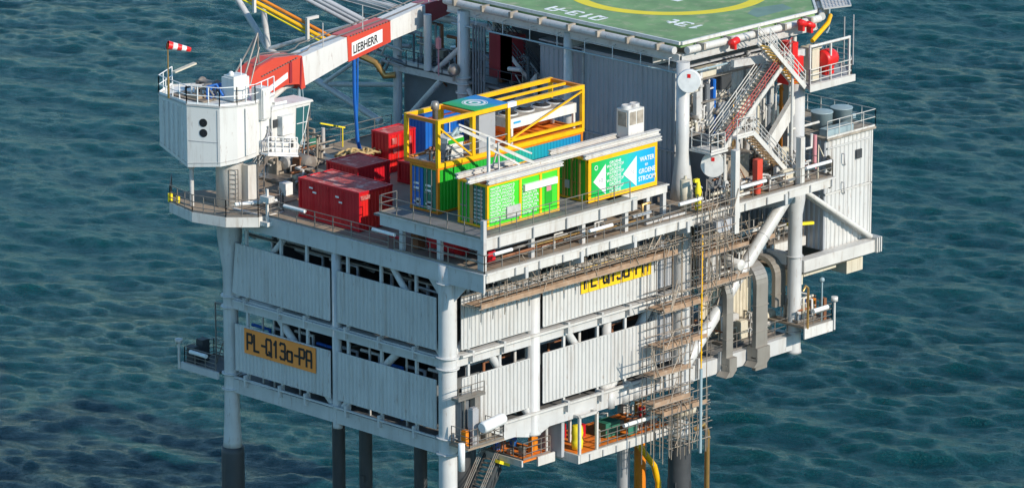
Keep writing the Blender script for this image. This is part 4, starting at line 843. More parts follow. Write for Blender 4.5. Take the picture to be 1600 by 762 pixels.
# red containers
def redc(lab, x0, x1, y0, y1, z0, z1, roof='red_roof', m='maroon', mf='maroon', grp=None, my='red'):  # shade put into the colour: darker red on ends, brighter red on sunlit sides
    return container('red_container', lab, x0, x1, y0, y1, z0, z1, my, m, roof, mf, cat='container')
RC = redc('largest dark red container with worn roof, at the left deck railing', 1.1, 3.95, 8.65, 14.0, 11.37, 13.85)
for y, z in ((12.9, 13.35), (12.6, 13.1), (10.6, 13.2), (10.3, 12.9)): b = MB(); b.box(1.06, 1.095, y-.2, y+.1, z, z+.1); b.build('marking', 'letter_white', RC)
for y in (11.4, 10.1, 12.8): b = MB(); b.box(1.07, 1.10, y-.02, y+.02, 11.6, 13.7); b.build('seam', 'maroon', RC)
b = MB(); b.box(1.2, 2.0, 8.58, 8.66, 13.35, 13.6); b.build('notice', 'red_roof', RC)
RC2 = redc('middle red container with faded roof, behind the largest red one', 5.3, 8.1, 13.1, 15.9, 11.37, 13.8, my='maroon')
RC3 = redc('tall narrow red container with white markings, behind the middle red one', 12.2, 14.6, 17.4, 18.95, 11.37, 13.95)
b = MB(); b.box(12.5, 12.9, 17.36, 17.4, 13.2, 13.6); b.box(12.6, 12.9, 17.36, 17.4, 12.6, 12.9); b.box(13.7, 14.2, 17.36, 17.4, 13.0, 13.5); b.build('marking', 'red_roof', RC3)
for x in (13.0, 13.5, 14.0): b = MB(); b.sweep([(x, 17.33, 11.6), (x, 17.33, 13.8)], .03, 6); b.build('lock_bar', 'red_roof', RC3)
RC4 = redc('low dark red container partly hidden by the blue and green container doors', 11.2, 13.6, 13.9, 15.6, 11.37, 12.75)
BL = container('blue_container', 'blue container seen through the yellow frame, behind the red ones', 16.3, 19.8, 18.2, 20.3, 11.37, 13.95, 'blue', 'blue', 'red_roof', 'blue')
b = MB(); b.box(16.6, 19.2, 18.6, 20, 13.97, 14.2); b.build('cover', 'blue', BL)
for x in (17.0, 17.7, 18.4): b = MB(); b.sweep([(x, 18.12, 11.6), (x, 18.12, 13.8)], .035, 6); b.build('lock_bar', 'letter_white', BL)
rp = MB()
for k in range(16):
    a = k*0.8; c = Vector((11.0+.8*math.cos(a*1.7), 19.2+.7*math.sin(a), 11.75+.07*k)); rp.sweep([c+Vector((.6*math.cos(t), .5*math.sin(t), .12*math.sin(t*3+k))) for t in np.linspace(0, 6.28, 14)], .09, 6)
single('rope_heap', rp, 'rope', 'heap of tan rope and netting behind the middle red container', 'rope', (11, 19.2, 11.4))
b = MB(); b.box(10.6, 12.2, 18.2, 19.8, 11.4, 12.4); single('crate', b, 'maroon', 'red crate under the heap of tan rope', 'crate', (11.4, 19, 11.4))

# ------------------------------------------------------------------ clutter on the left deck
def skid(lab, x, y, z, sx, sy, sz, seed, ms=('gull', 'tarp', 'galv', 'rust', 'dark'), grp=None, name='pump_skid', cat='machinery', npipe=10):
    r = random.Random(seed); t = thing(name, lab, cat, (x, y, z), grp)
    b = MB(); b.box(x-sx/2, x+sx/2, y-sy/2, y+sy/2, z+.01, z+.16); b.build('base', ms[2], t)
    for k in range(4):
        b = MB(); w_, d_, h_ = sx*r.uniform(.15, .35), sy*r.uniform(.15, .35), sz*r.uniform(.35, .9)
        cx, cy = x+r.uniform(-.3, .3)*sx, y+r.uniform(-.3, .3)*sy
        if k % 2: b.box(cx-w_/2, cx+w_/2, cy-d_/2, cy+d_/2, z+.16+k*.004, z+.16+h_); b.box(cx-w_*.4, cx+w_*.4, cy-d_*.4, cy+d_*.4, z+.16+h_, z+.22+h_)
        else:
            q = min(w_, d_)*.6; ax = (1, 0, 0) if r.random() < .5 else (0, 1, 0); b.lathe((cx, cy, z+.2+q+h_*.3), [(.01, -w_), (q, -w_*.9), (q, w_*.9), (.01, w_)], 16, ax=ax)
        b.build(('cabinet' if k % 2 else 'vessel'), ms[k % len(ms)], t)
    for k in range(npipe):
        p = Vector((x+r.uniform(-.45, .45)*sx, y+r.uniform(-.45, .45)*sy, z+.16)); q = [p]
        for j in range(r.randint(2, 4)):
            d = [Vector((0, 0, 1)), Vector((1, 0, 0)), Vector((0, 1, 0)), Vector((-1, 0, 0)), Vector((0, -1, 0))][(0 if j == 0 else r.randint(0, 4))]
            nx = q[-1]+d*r.uniform(.25, .6)*min(sx, sy, sz*1.4)
            nx.x = min(max(nx.x, x-sx/2), x+sx/2); nx.y = min(max(nx.y, y-sy/2), y+sy/2); nx.z = min(max(nx.z, z+.2), z+sz)
            if (nx-q[-1]).length > .05: q.append(nx)
        if len(q) > 1: b = MB(); b.sweep(q, r.choice((.04, .06, .09)), 8); b.build('pipe', r.choice(ms), t)
    return t
skid('brown covered pump skid on the left deck, next to the crane stair', 7.6, 21.5, 11.36, 4.0, 2.6, 1.5, 3, npipe=16)
skid('cluster of hoses and grey machinery behind the dark covered heap on the left deck', 10.8, 23.3, 11.36, 3.6, 2.4, 1.9, 4, npipe=18)
skid('low machinery with pale pipes beside the foot of the crane stair', 5.6, 18.4, 11.36, 1.6, 2.2, 1.3, 6, npipe=14)
b = MB()
for k in range(9):
    a = k*.7; b.sphere((6.2+.7*math.cos(a)*(k % 3)/2, 17.4+1.1*math.sin(a*1.9), 11.7+.12*(k % 3)), .45+.12*(k % 2), 6, .7)
single('covered_heap', b, 'dark', 'dark tarpaulin covered heap left of the largest red container', 'tarpaulin', (6.2, 17.4, 11.4))
b = MB()
for k in range(12):
    a = k*1.3; b.sphere((8.6+.5*math.cos(a)*(1+k % 2), 21.6+.8*math.sin(a*1.4), 11.8+.16*(k % 4)), .3+.1*(k % 3), 6, .8)
single('sack_pile', b, 'tarp', 'pile of beige sacks and hoses on the left deck behind the red containers', 'sacks', (8.6, 21.6, 11.4))
LB = thing('lifebuoy', 'orange and white lifebuoy on a post at the far left deck railing', 'lifebuoy', (11.0, 24.9, 11.4))
b = MB(); c = Vector((10.9, 24.8, 13.35)); a_, b__ = Vector((.7, -.7, 0)), Vector((0, 0, 1)); b.sweep([c+(a_*math.cos(t)+b__*math.sin(t))*.42 for t in np.linspace(0, 6.283, 25)], .12, 8, caps=False); b.build('ring', 'yellow', LB)
for k in range(4):
    t = .785+k*1.571; b = MB(); b.sweep([c+(a_*math.cos(t+d)+b__*math.sin(t+d))*.42 for d in (-.2, 0, .2)], .135, 8); b.build('band', 'letter_white', LB)
b = MB(); b.tube((11.0, 24.9, 11.4), (11.0, 24.9, 13.9), .05, n=8); b.build('post', 'galv', LB)
for x, y, z, m, lab in ((9.7, 24.9, 12.9, 'green_sea', 'small green sign box left of the lifebuoy'), (10.3, 22.4, 12.9, 'green_sea', 'small green sign box on the machinery below the lifebuoy')):
    b = MB(); b.box(x-.3, x+.3, y-.05, y+.05, z-.22, z+.22); b.tube((x, y, 11.4), (x, y, z-.2), .04, n=6); single('safety_sign', b, m, lab, 'sign', (x, y, 11.4), 'small green safety signs')
b = MB(); b.beam((12.9, 24.4, 13.3), (15.0, 24.3, 12.65), .09); b.tube((14.8, 24.3, 11.4), (14.8, 24.3, 12.7), .04, n=6); single('yellow_davit', b, 'paint_yellow', 'sloping yellow davit arm behind the red containers', 'davit', (14.8, 24.3, 11.4))
b = MB(); b.tube((12.2, 23.4, 11.4), (12.2, 23.4, 13.3), .13, n=12); single('vent_post', b, 'gull', 'grey vent post right of the lifebuoy', 'post', (12.2, 23.4, 11.4))
# brown timber deck patches and wooden box at the crane foot
b = MB(); b.box(1.2, 4.0, 16.9, 20.3, 11.36, 11.42); single('timber_platform', b, 'plank', 'brown timber platform at the foot of the crane pedestal', 'platform', (2.6, 18.6, 11.36))
b = MB(); b.box(3.7, 4.3, 17.9, 18.5, 11.43, 12.2); single('white_box', b, 'letter_white', 'small white box on the timber platform by the crane pedestal', 'box', (4, 18.2, 11.43))
b = MB()
for k in range(6): b.beam((19.2+.1*k, -1.5-.3*k, 11.45), (20.4+.1*k, -1.3-.3*k, 11.5), .2, .1)
single('timber_stack', b, 'plank', 'loose brown planks on the deck in front of the grey column foot', 'planks', (19.5, -2, 11.4))
b = MB(); b.lathe((18.9, -1.9, 11.37), [(.01, 0), (.33, 0), (.33, 1.9), (.01, 1.95)], 20); b.tube((18.9, -1.9, 13.2), (18.9, -1.9, 13.5), .1, n=8); single('grey_drum', b, 'cream', 'cream upright drum on the deck right of the container with arrows', 'drum', (18.9, -1.9, 11.37))
b = MB(); b.box(17.8, 18.9, .4, 1.4, 11.37, 13.1); b.box(17.9, 18.5, .3, .5, 13.1, 13.5); single('black_cabinet', b, 'dark', 'dark cabinet in the shade between the arrow container and the grey column', 'cabinet', (18.3, .9, 11.37))
b = MB(); b.lathe((19.0, -2.9, 11.5), [(.01, 0), (.2, 0), (.22, .4), (.15, .8), (.22, 1.2), (.15, 1.5), (.1, 1.8), (.01, 1.9)], 14); b.box(18.6, 19.0, -3.0, -2.8, 13.3, 13.5); single('yellow_valve', b, 'paint_yellow', 'bright yellow valve column at the railing below the lower white dish', 'valve', (19, -2.9, 11.5))

# ------------------------------------------------------------------ pedestal crane
CR = thing('pedestal_crane', 'white and red pedestal crane with lettered boom, on the left corner column', 'crane', (0, 19.1, 11.3))
b = MB(); b.lathe((0, 19.1, 0), [(.01, 11.3), (.80, 11.3), (.80, 13.9), (.95, 14.1), (.95, 14.7), (.01, 14.7)], 32); b.build('pedestal', 'white', CR)
b = MB(); b.box(.70, 1.5, 18.1, 18.7, 11.5, 13.9); b.build('pedestal_cabinet', 'white', CR)
b = MB()
for dy in (-.25, .25): b.sweep([(-.35, 18.3+dy*.1, 11.4), (-.35, 18.3, 11.5)], .03, 4)
for u in (-.28, .28): b.sweep([(-.35+u*.7, 18.28-u*.7, 11.5), (-.35+u*.7, 18.28-u*.7, 13.8)], .035, 6)
for z in np.arange(11.7, 13.8, .3): b.sweep([(-.35-.2, 18.28+.2, z), (-.35+.2, 18.28-.2, z)], .025, 4)
for u in (1.45, 1.95): b.sweep([(u, 18.0, 11.4), (u, 18.0, 14.6)], .045, 6)
for z in np.arange(11.6, 14.6, .28): b.sweep([(1.45, 18.0, z), (1.95, 18.0, z)], .025, 4)
b.build('ladder', 'galv', CR)
# ring platform around the pedestal
rp_ = [(-.45, 23.9), (-2.3, 22.0), (-2.9, 19.3), (-2.3, 16.9), (-.9, 15.5), (1.2, 15.5), (2.2, 17.0), (2.6, 20.0), (1.5, 23.0)]
b = MB(); b.prism([(x, y, 11.20) for x, y in rp_], (0, 0, .12)); b.build('ring_platform', 'deck', CR)
b = MB()
for i in range(len(rp_)):
    p, q = Vector((*rp_[i], 11.1)), Vector((*rp_[(i+1) % len(rp_)], 11.1)); 
    if i < 6: b.beam(p, q, .1, .62)
b.build('platform_fascia', 'white', CR)
b = MB(); b.rail([(x, y, 11.42) for x, y in rp_[:7]], sp=.9, mids=(.3, .6), r=.03); b.build('railing', 'darkrail', CR)
b = MB(); b.tube((-1.8, 16.6, 12.2), (.6, 15.4, 12.2), .12, n=12); b.build('rail_light', 'letter_white', CR)
b = MB(); b.tube((-2.1, 22.2, 11.4), (-2.1, 22.2, 11.9), .16, n=10); b.tube((-1.9, 21.7, 11.4), (-1.9, 21.7, 11.8), .13, n=10); b.build('yellow_buoy', 'paint_yellow', CR)
b = MB(); b.tube((-1.65, 20.7, 11.3), (-1.65, 20.7, 14.2), .14, n=12); b.lathe((-1.65, 20.7, 13.7), [(.15, 0), (.75, .45), (.01, .46)], 16); b.build('drain_post', 'steel', CR)
# slewing house (octagonal, hanging deeper at the rear)
top = [(-1.9, 23.3), (-2.5, 20.1), (-1.55, 18.15), (-.6, 17.6), (.6, 17.25), (2.9, 18.0), (3.6, 20.3), (2.4, 23.0), (.2, 24.4)]
zb = [14.75, 14.05, 14.25, 14.4, 14.65, 15.0, 15.1, 15.0, 14.9]
b = MB(); n = len(top); b.v = [(x, y, z) for (x, y), z in zip(top, zb)]+[(x, y, 18.0) for x, y in top]
for i in range(n): b.face((i, (i+1) % n, n+(i+1) % n, n+i))
b.face(tuple(range(n, 2*n))); b.v.append((0, 20, 14.5))
for i in range(n): b.face((i, (i+1) % n, 2*n))
H = b.build('slewing_house', 'crane_white', CR)
for i in (0, 3, 4, 5):      # vertical stiffeners on the facets
    p, q = Vector((*top[i], 0)), Vector((*top[(i+1) % n], 0)); d = (q-p); L = d.length; d.normalize(); nr = Vector((d.y, -d.x, 0)); nr = nr if nr.dot(p-Vector((0, 20.5, 0))) > 0 else -nr
    k = max(2, int(L/.5))
    for j in range(1, k):
        c = p.lerp(q, j/k); z0 = zb[i]+(zb[(i+1) % n]-zb[i])*j/k
        b = MB(); b.obox(c+nr*.05+Vector((0, 0, (z0+.3+17.8)/2)), d*.10, nr*.06, Vector((0, 0, (17.8-z0-.3)/2))); b.build('stiffener', 'crane_white', H)
b = MB()
for i in range(n): p, q = Vector((*top[i], 18.03)), Vector((*top[(i+1) % n], 18.03)); b.beam(p, q, .12, .12)
b.build('edge_trim', 'gull', H)
b = MB()
for i in range(4): p, q = Vector((*top[i], zb[i]+.25)), Vector((*top[(i+1) % n], zb[(i+1) % n]+.25)); b.beam(p, q, .05, .05)
b.build('lower_trim', 'gull', H)
p, q = Vector((*top[1], 0)), Vector((*top[2], 0)); d = (q-p).normalized(); nr = Vector((-d.y, d.x, 0)); nr = nr if nr.dot(Vector((-1, -1, 0))) > 0 else -nr
for z in (16.95, 16.3):
    b = MB(); b.lathe(p.lerp(q, .5)+Vector((0, 0, z))+nr*.0, [(.01, -.02), (.26, -.02), (.26, .025), (.01, .025)], 28, ax=nr); b.build('porthole', 'black', H)
b = MB(); b.obox(p.lerp(q, .5)+Vector((0, 0, 15.75))+nr*.01, d*.98, nr*.012, Vector((0, 0, .02))); b.obox(p.lerp(q, .93)+Vector((0, 0, 16.1))+nr*.01, d*.02, nr*.014, Vector((0, 0, 1.7))); b.build('seam', 'grey', H)
b = MB(); b.rail([(x, y, 18.08) for x, y in (top[8], top[0], top[1], top[2], top[3], top[4], top[5])], sp=.75, mids=(.5,), r=.032, h=1.15); b.build('railing', 'letter_white', CR)
b = MB(); b.box(-.2, 1.1, 18.3, 19.4, 18.1, 19.5); b.box(-.1, 1.0, 18.4, 19.3, 19.5, 19.62); b.box(-.22, 1.12, 18.28, 18.32, 18.7, 18.75); b.build('winch_housing', 'crane_white', CR)
b = MB(); b.sphere((.15, 18.9, 19.72), .16); b.tube((.7, 18.6, 19.6), (.7, 18.6, 20.6), .035, n=6); b.build('beacon', 'letter_white', CR)
b = MB(); b.box(1.0, 1.7, 17.1, 18.0, 16.9, 18.9); b.box(1.05, 1.65, 17.0, 17.1, 17.0, 18.8); b.build('counter_box', 'crane_white', CR)
for k in range(12):
    b = MB(); x, y = -1.2+.3*(k % 5), 21.6-.55*(k % 4); b.sweep([(x, y, 18.1), (x, y, 18.6+.15*(k % 3)), (x+.5, y-.3, 18.7+.1*(k % 4)), (x+.6, y-.8, 18.3)], .08, 8); b.build('hydraulic_pipe', ('dark', 'gull', 'galv', 'blue')[k % 4], CR)
b = MB(); b.lathe((.4, 21.2, 18.6), [(.01, -.7), (.38, -.7), (.38, -.62), (.28, -.62), (.28, .62), (.38, .62), (.38, .7), (.01, .7)], 24, ax=(0, 1, 0)); b.build('winch_drum', 'darkrail', CR)
b = MB(); b.box(-1.6, -.4, 19.6, 22.6, 18.06, 18.12); b.box(-1.4, -.7, 20.3, 21.3, 18.12, 18.3); b.build('roof_mat', 'deck', CR)
b = MB(); b.beam((-.9, 23.0, 19.3), (.8, 22.9, 19.6), .3, .1); b.build('cover', 'cream', CR)
# boom: knuckled box girder on a heading slightly north of +X
BO = Vector((3, 20.3, 0)); BU = Vector((.9902, .1399, 0)); BN = Vector((-.1399, .9902, 0)); BW = 1.25
def bpt(s, z, o=0.0): return BO+BU*s+BN*o+Vector((0, 0, z))
def boomseg(name, prof, m, inset=0.0, o0=0.0, o1=BW):
    b = MB(); b.prism([bpt(s, z, o0+inset) for s, z in prof], BN*(o1-o0-2*inset)); return b.build(name, m, CR)
bs = boomseg('boom_base', [(-.5, 18.5), (-.4, 17.7), (1.3, 17.15), (3.6, 17.55), (4.9, 17.35), (5.15, 16.95), (5.55, 17.0), (5.25, 19.1), (4.9, 19.22), (2.5, 19.5), (1.0, 19.25)], 'crane_red')
b = MB(); b.prism([bpt(.9, 17.5, -.03), bpt(1.0, 17.15, -.03), bpt(3.75, 17.95, -.03), bpt(3.75, 18.35, -.03)], BN*.02)
b.build('boom_stripe', 'letter_white', bs)
b = MB(); b.prism([bpt(3.9, 17.6, -.06), bpt(4.15, 17.6, -.06), bpt(4.15, 18.95, -.06), bpt(3.9, 18.95, -.06)], BN*.05); b.prism([bpt(4.95, 17.15, -.06), bpt(5.05, 17.1, -.06), bpt(5.2, 19.05, -.06), bpt(5.05, 19.0, -.06)], BN*.05); b.build('boom_rib', 'crane_dark_red', bs)
boomseg('boom_section', [(5.25, 19.02), (5.58, 17.12), (9.98, 17.87), (9.86, 19.42)], 'crane_white', .04)
rs_ = boomseg('boom_section', [(9.86, 19.5), (9.98, 17.78), (14.42, 18.27), (14.38, 19.72)], 'crane_red')
boomseg('boom_section', [(14.38, 19.66), (14.42, 18.33), (18.2, 18.62), (18.15, 20.02)], 'crane_white', .05)
b = MB(); b.prism([bpt(16.6, 19.9, .046), bpt(16.6, 18.52, .046), bpt(18.1, 18.66, .046), bpt(18.1, 19.98, .046)], BN*.01); b.build('boom_plate', 'gull', CR)
boomseg('boom_tip', [(18.15, 20.06), (18.2, 18.7), (21.7, 19.0), (22.0, 19.85), (19.5, 20.05)], 'crane_dark_red', .08)
b = MB(); b.prism([bpt(10.3, 18.1, -.03), bpt(13.5, 18.45, -.03), bpt(13.5, 19.3, -.03), bpt(10.3, 18.98, -.03)], BN*.025); pb = b.build('name_plate', 'letter_white', rs_)
text('LIEBHERR', .78, bpt(10.42, 18.24, -.035), BU*.995+Vector((0, 0, .11)), (0, 0, 1), 'black', pb, bold=.02, wide=.78)
# walkway cables and rails on top of the boom
for o, m in ((.12, 'darkrail'), (1.1, 'darkrail')):
    b = MB(); pts = [bpt(s, z+.14, o) for s, z in ((.8, 19.2), (2.5, 19.5), (5.2, 19.15), (5.9, 19.2), (6.3, 19.4), (9.9, 19.55), (14.4, 19.78), (18.1, 20.08))]; b.sweep(pts, .045, 6); b.build('boom_cable', m, CR)
for s0, s1, z0, z1 in ((1.2, 4.6, 18.6, 19.1), (10.2, 14.2, 19.48, 19.7)):
    for k in range(14): b = MB(); c = bpt(s0+(s1-s0)*k/13, z0+(z1-z0)*k/13, -.06); b.obox(c, BU*.08, BN*.04, Vector((0, 0, .03))); b.build('boom_rung', 'darkrail', CR)
for s, z in ((7.5, 19.2), (11.6, 19.6), (18.6, 20.0), (19.6, 20.0)): b = MB(); b.tube(bpt(s, z, .1), bpt(s, z+1.6, .1), .035, n=6); b.build('boom_pin', 'gull', CR)
# a-frame struts and luffing cylinder
for p0, p1, r in ((bpt(-1.2, 18.4, -.3), bpt(1.2, 21.3, .3), .07), (bpt(1.2, 21.3, .3), bpt(1.3, 18.6, .3), .06), (bpt(-.9, 18.4, .9), bpt(1.2, 21.3, .3), .06), (bpt(-.6, 18.4, -.5), bpt(.6, 20.6, -.3), .05)):
    b = MB(); b.tube(p0, p1, r, n=8); b.build('a_frame', 'galv', CR)
for z in np.arange(18.8, 21, .35): b = MB(); t = (z-18.4)/2.9; b.sweep([bpt(-1.2, 18.4, -.3).lerp(bpt(1.2, 21.3, .3), t), bpt(-.7, 18.4, -.1).lerp(bpt(1.2, 21.3, .3), t)], .025, 4); b.build('step', 'galv', CR)
b = MB(); b.tube(bpt(1.2, 16.2, .6), bpt(4.4, 17.3, .6), .2, n=14); b.tube(bpt(4.0, 17.15, .6), bpt(5.2, 17.2, .6), .13, n=12); b.build('luffing_cylinder', 'white', CR)
b = MB(); b.tube(bpt(5.1, 16.4, .2), bpt(5.15, 17.1, .2), .1, n=8); b.sweep([bpt(5.2, 17.0, .2), bpt(5.3, 15.9, .2), bpt(5.0, 14.2, 0), bpt(4.3, 13.6, -.6)], .05, 6); b.sweep([bpt(5.35, 17.0, .1), bpt(5.5, 15.6, .1), bpt(5.2, 14.0, -.2), bpt(4.3, 13.4, -.8)], .04, 6); b.build('hose', 'pale_blue', CR)
# operator cab
CB = MB(); c0 = (3.05, 17.45)
CB.prism([(2.0, 17.3, 14.6), (4.1, 17.3, 14.2), (4.9, 17.3, 15.6), (5.35, 17.3, 17.3), (2.0, 17.3, 17.3)], (0, 1.5, 0)); cabo = CB.build('cab', 'crane_white', CR)
b = MB(); b.prism([(1.9, 17.2, 17.3), (5.5, 17.2, 17.3), (5.4, 17.2, 17.45), (2.0, 17.2, 17.55)], (0, 1.7, 0)); b.box(2.6, 3.6, 17.6, 18.4, 17.5, 17.65); b.build('cab_roof', 'crane_white', cabo)
b = MB(); b.prism([(4.35, 17.28, 14.7), (4.8, 17.28, 15.6), (5.2, 17.28, 17.1), (4.1, 17.28, 17.1), (4.0, 17.28, 15.2)], (0, .03, 0)); b.build('window', 'glass', cabo)
fw_ = Vector((.5, 0, 1.0)).normalized()
b = MB(); b.prism([(4.93, 17.4, 15.65), (5.36, 17.4, 17.15), (5.36, 18.7, 17.15), (4.93, 18.7, 15.65)], (.03, 0, -.01)); b.build('window', 'glass', cabo)
b = MB(); b.sweep([(4.55, 17.26, 14.7), (4.7, 17.26, 17.15)], .03, 4); b.sweep([(4.1, 17.26, 16.1), (5.0, 17.26, 16.1)], .03, 4); b.build('window_frame', 'letter_white', cabo)
b = MB(); b.box(2.5, 3.5, 16.85, 17.3, 15.7, 16.9); b.box(2.7, 3.4, 16.9, 17.3, 15.3, 15.65); b.build('cab_equipment_box', 'crane_white', cabo)
b = MB(); b.box(2.1, 2.45, 17.22, 17.31, 16.2, 16.7); b.box(3.5, 3.75, 17.2, 17.31, 14.7, 15.1); b.build('opening', 'dark', cabo)
b = MB(); b.prism([(1.0, 16.6, 14.75), (3.6, 16.6, 14.2), (3.6, 17.25, 14.2), (1.0, 17.25, 14.75)], (0, 0, .1)); b.rail([(1.05, 16.6, 14.85), (3.5, 16.6, 14.35)], sp=.6, mids=(.35, .7), r=.035); b.build('cab_walkway', 'letter_white', cabo)
b = MB(); b.box(1.1, 1.9, 17.4, 18.4, 14.8, 17.0); b.build('cab_support', 'crane_white', CR)
b = MB()
for k in range(5): b.sweep([(1.0+.2*k, 17.2, 14.9), (1.1+.2*k, 17.2, 15.5+.1*k), (1.7, 17.3, 15.6+.2*k)], .05, 6)
b.build('hydraulic_pipe', 'grey', CR)
# windsock
WS = thing('windsock', 'red and white windsock on a pole at the rear corner of the crane house', 'windsock', (-2.3, 21.9, 18.1))
b = MB(); b.tube((-2.35, 21.9, 18.1), (-2.35, 21.9, 21.55), .04, n=8); b.tube((-2.35, 21.9, 18.1), (-2.35, 21.9, 19.4), .07, n=8); b.build('pole', 'brass', WS)
c = Vector((-2.35, 21.9, 21.45)); d = Vector((.86, -.42, -.27)).normalized()
for k in range(5):
    b = MB(); b.lathe(c+d*.3*k, [(.27-.025*k, 0), (.27-.025*(k+1), .3)]+([(.01, .3)] if k == 4 else []), 16, ax=d); b.build('sleeve', 'red' if k % 2 == 0 else 'letter_white', WS)
# blue hose hanging from the boom
b = MB(); b.sweep([bpt(11.3, 17.9, .6), bpt(11.35, 15, .6), bpt(11.5, 12.2, .5), bpt(11.6, 11.4, .3)], .12, 8); b.sweep([bpt(11.7, 17.9, .6), bpt(11.7, 15, .65), bpt(11.6, 12.2, .7)], .07, 8)
single('hanging_hose', b, 'blue', 'blue hose hanging from the boom down to the deck', 'hose', tuple(bpt(11.4, 11.4, .5)))

# ------------------------------------------------------------------ boom rest and back walkway
BW_ = thing('back_walkway', 'dark pipe-filled walkway behind the containers, beyond the thick back column', 'walkway', (20.5, 22, 11.35))
def bw(p0, p1, w_, h_, m='gull', nm='beam'): b = MB(); b.beam(p0, p1, w_, h_); b.build(nm, m, BW_)
bw((20.7, 19.5, 15.7), (20.7, 25.4, 15.7), .35, .75); bw((20.7, 19.1, 15.75), (20.7, 1.6, 15.75), .3, .6) if False else None
b = MB(); b.prism([(20.6, 12.5, 15.6), (20.6, 25.4, 15.6), (27, 25.4, 15.6), (27, 13.6, 15.6), (21, 13.6, 15.6)], (0, 0, .15)); b.build('floor', 'interior', BW_)
for x, y, r, z0, z1 in ((20.7, 25.2, .3, 11.4, 18.0), (20.4, 22.1, .26, 15.9, 19.6), (26, 25.2, .3, 2, 16), (20.7, 25.25, .32, 2, 11.0)): b = MB(); b.tube((x, y, z0), (x, y, z1), r, n=18); b.build('column', 'steel', BW_)
for p0, p1, r in (((20.7, 25.0, 11.6), (20.7, 21.2, 15.3), .2), ((20.6, 19.2, 17.9), (20.6, 21.6, 15.9), .18), ((20.6, 18.6, 15.2), (20.6, 15.4, 11.6), .18)): b = MB(); b.tube(p0, p1, r, n=14); b.build('brace', 'steel', BW_)
for z, x in ((15.75, 20.5), (15.75, 26.8)):
    b = MB(); b.rail([(x, 25.3, z), (x, 19.8, z)], sp=1.2); b.rail([(x+.2, 18.4, z), (x+.2, 13.6, z)], sp=1.2); b.build('railing', 'dark', BW_)
b = MB(); b.box(21.3, 23, 19.8, 25.2, 11.4, 15.0); b.build('wall', 'interior', BW_)
b = MB(); b.box(21.4, 23, 14.0, 18.5, 11.4, 15.4); b.box(25, 27, 13.8, 19, 15.8, 19.5); b.build('wall', 'interior', BW_)
b = MB(); b.box(21.3, 21.35, 15.4, 16.4, 16.1, 19.0); b.box(21.3, 22.6, 15.4, 17.4, 16.1, 19.0); b.build('red_cabinet', 'crane_dark_red', BW_)
b = MB(); b.prism([(21.2, 13.2, 17.0), (21.2, 13.2, 14.2), (21.2, 15.8, 14.2)], (.25, 0, 0)); b.build('gusset', 'gull', BW_)
rr = random.Random(11)
for k in range(46):
    x = rr.uniform(20.9, 24); y = rr.choice([rr.uniform(13.6, 18.2), rr.uniform(19.9, 25)]); z = rr.uniform(15.9, 17.5); L = rr.uniform(.6, 2.4)
    b = MB(); kind = rr.random()
    if kind < .45: b.sweep([(x, y, 15.8), (x, y, z+1.0), (x, y+L*.5, z+1.0)], rr.choice((.05, .08, .12)), 8)
    elif kind < .8: b.sweep([(x, y, z-1.5 if rr.random() < .4 else z), (x, y+L, z-.1)], rr.choice((.05, .1, .15)), 8)
    else: b.box(x, x+.5, y, y+.4, 15.8, 15.8+rr.uniform(.4, 1.6))
    b.build('pipe' if kind < .8 else 'junction_box', rr.choice(('gull', 'interior', 'galv', 'grey', 'dark', 'rust')), BW_)
b = MB()
for k in range(5): b.sweep([(20.35, 17.9-.25*k, 11.6), (20.35, 17.9-.25*k, 19.6)], .07, 8)
b.build('cable_riser', 'interior', BW_)
b = MB(); b.sphere((20.0, 19.3, 16.45), .42, 10); b.tube((20.0, 19.3, 15.7), (20.0, 19.3, 16.2), .1, n=8); b.build('steel_globe', 'galv', BW_)
b = MB(); b.sweep([(20.1, 20.8, 15.8), (20.1, 20.8, 18.4)], .05, 6); b.box(20.0, 20.2, 20.65, 20.95, 17.6, 18.3); b.build('pink_marker', 'pink', BW_)
b = MB(); b.sweep([(21.0, 19.6, 14.9), (20.6, 19.6, 13.2), (20.6, 18, 12.9)], .16, 8); b.build('white_pipe', 'gull', BW_)
T = thing('back_stair', 'dark stair behind the thick back column under the helideck', 'stairs', (22, 15, 16))
stair(T, (21.4, 17.6, 19.3), (21.4, 13.2, 15.9), (1.0, 0, 0), 'gull', 'grey', 'dark', None, 14)
# flare / bridge boom reaching out to the upper left
FB = thing('flare_boom', 'tubular flare boom with yellow and grey pipes leading away beyond the crane boom', 'flare boom', (21, 26, 15))
def fb(p0, p1, r, m='white', nm='tube', n=12): b = MB(); b.tube(p0, p1, r, n=n); b.build(nm, m, FB)
fb((21.5, 27.6, 11.3), (21.5, 38.4, 14.4), .22, 'gull', 'chord'); fb((21.5, 38.4, 14.4), (21.5, 43.5, 19.5), .22, 'gull', 'chord')
fb((21.5, 38.4, 14.4), (21.5, 38.9, 17.3), .2, 'gull'); fb((21.5, 38.2, 14.5), (23.5, 31.0, 17.2), .15, 'gull')
fb((22.5, 25.3, 14.0), (21.5, 32.5, 13.0), .16, 'gull'); fb((21.5, 33.0, 13.0), (22, 25.6, 18), .14, 'gull')
fb((24, 17.3, 18.45), (24, 36.0, 18.3), .26, 'white', 'chord'); fb((24, 27.2, 18.0), (24, 31.6, 16.6), .22); fb((26.5, 24.6, 19.6), (24, 29.6, 17.1), .22); fb((24, 36, 18.3), (24, 50, 20.5), .26, 'white', 'chord')
for dy, r, m, dz in ((0, .14, 'yellow', 0), (.0, .11, 'orange', .38), (0, .07, 'paint_yellow', -.3)):
    fb((17.5, 27.2, 17.05+dz), (12.5, 35.5, 21.7+dz), r, m, 'gas_pipe')
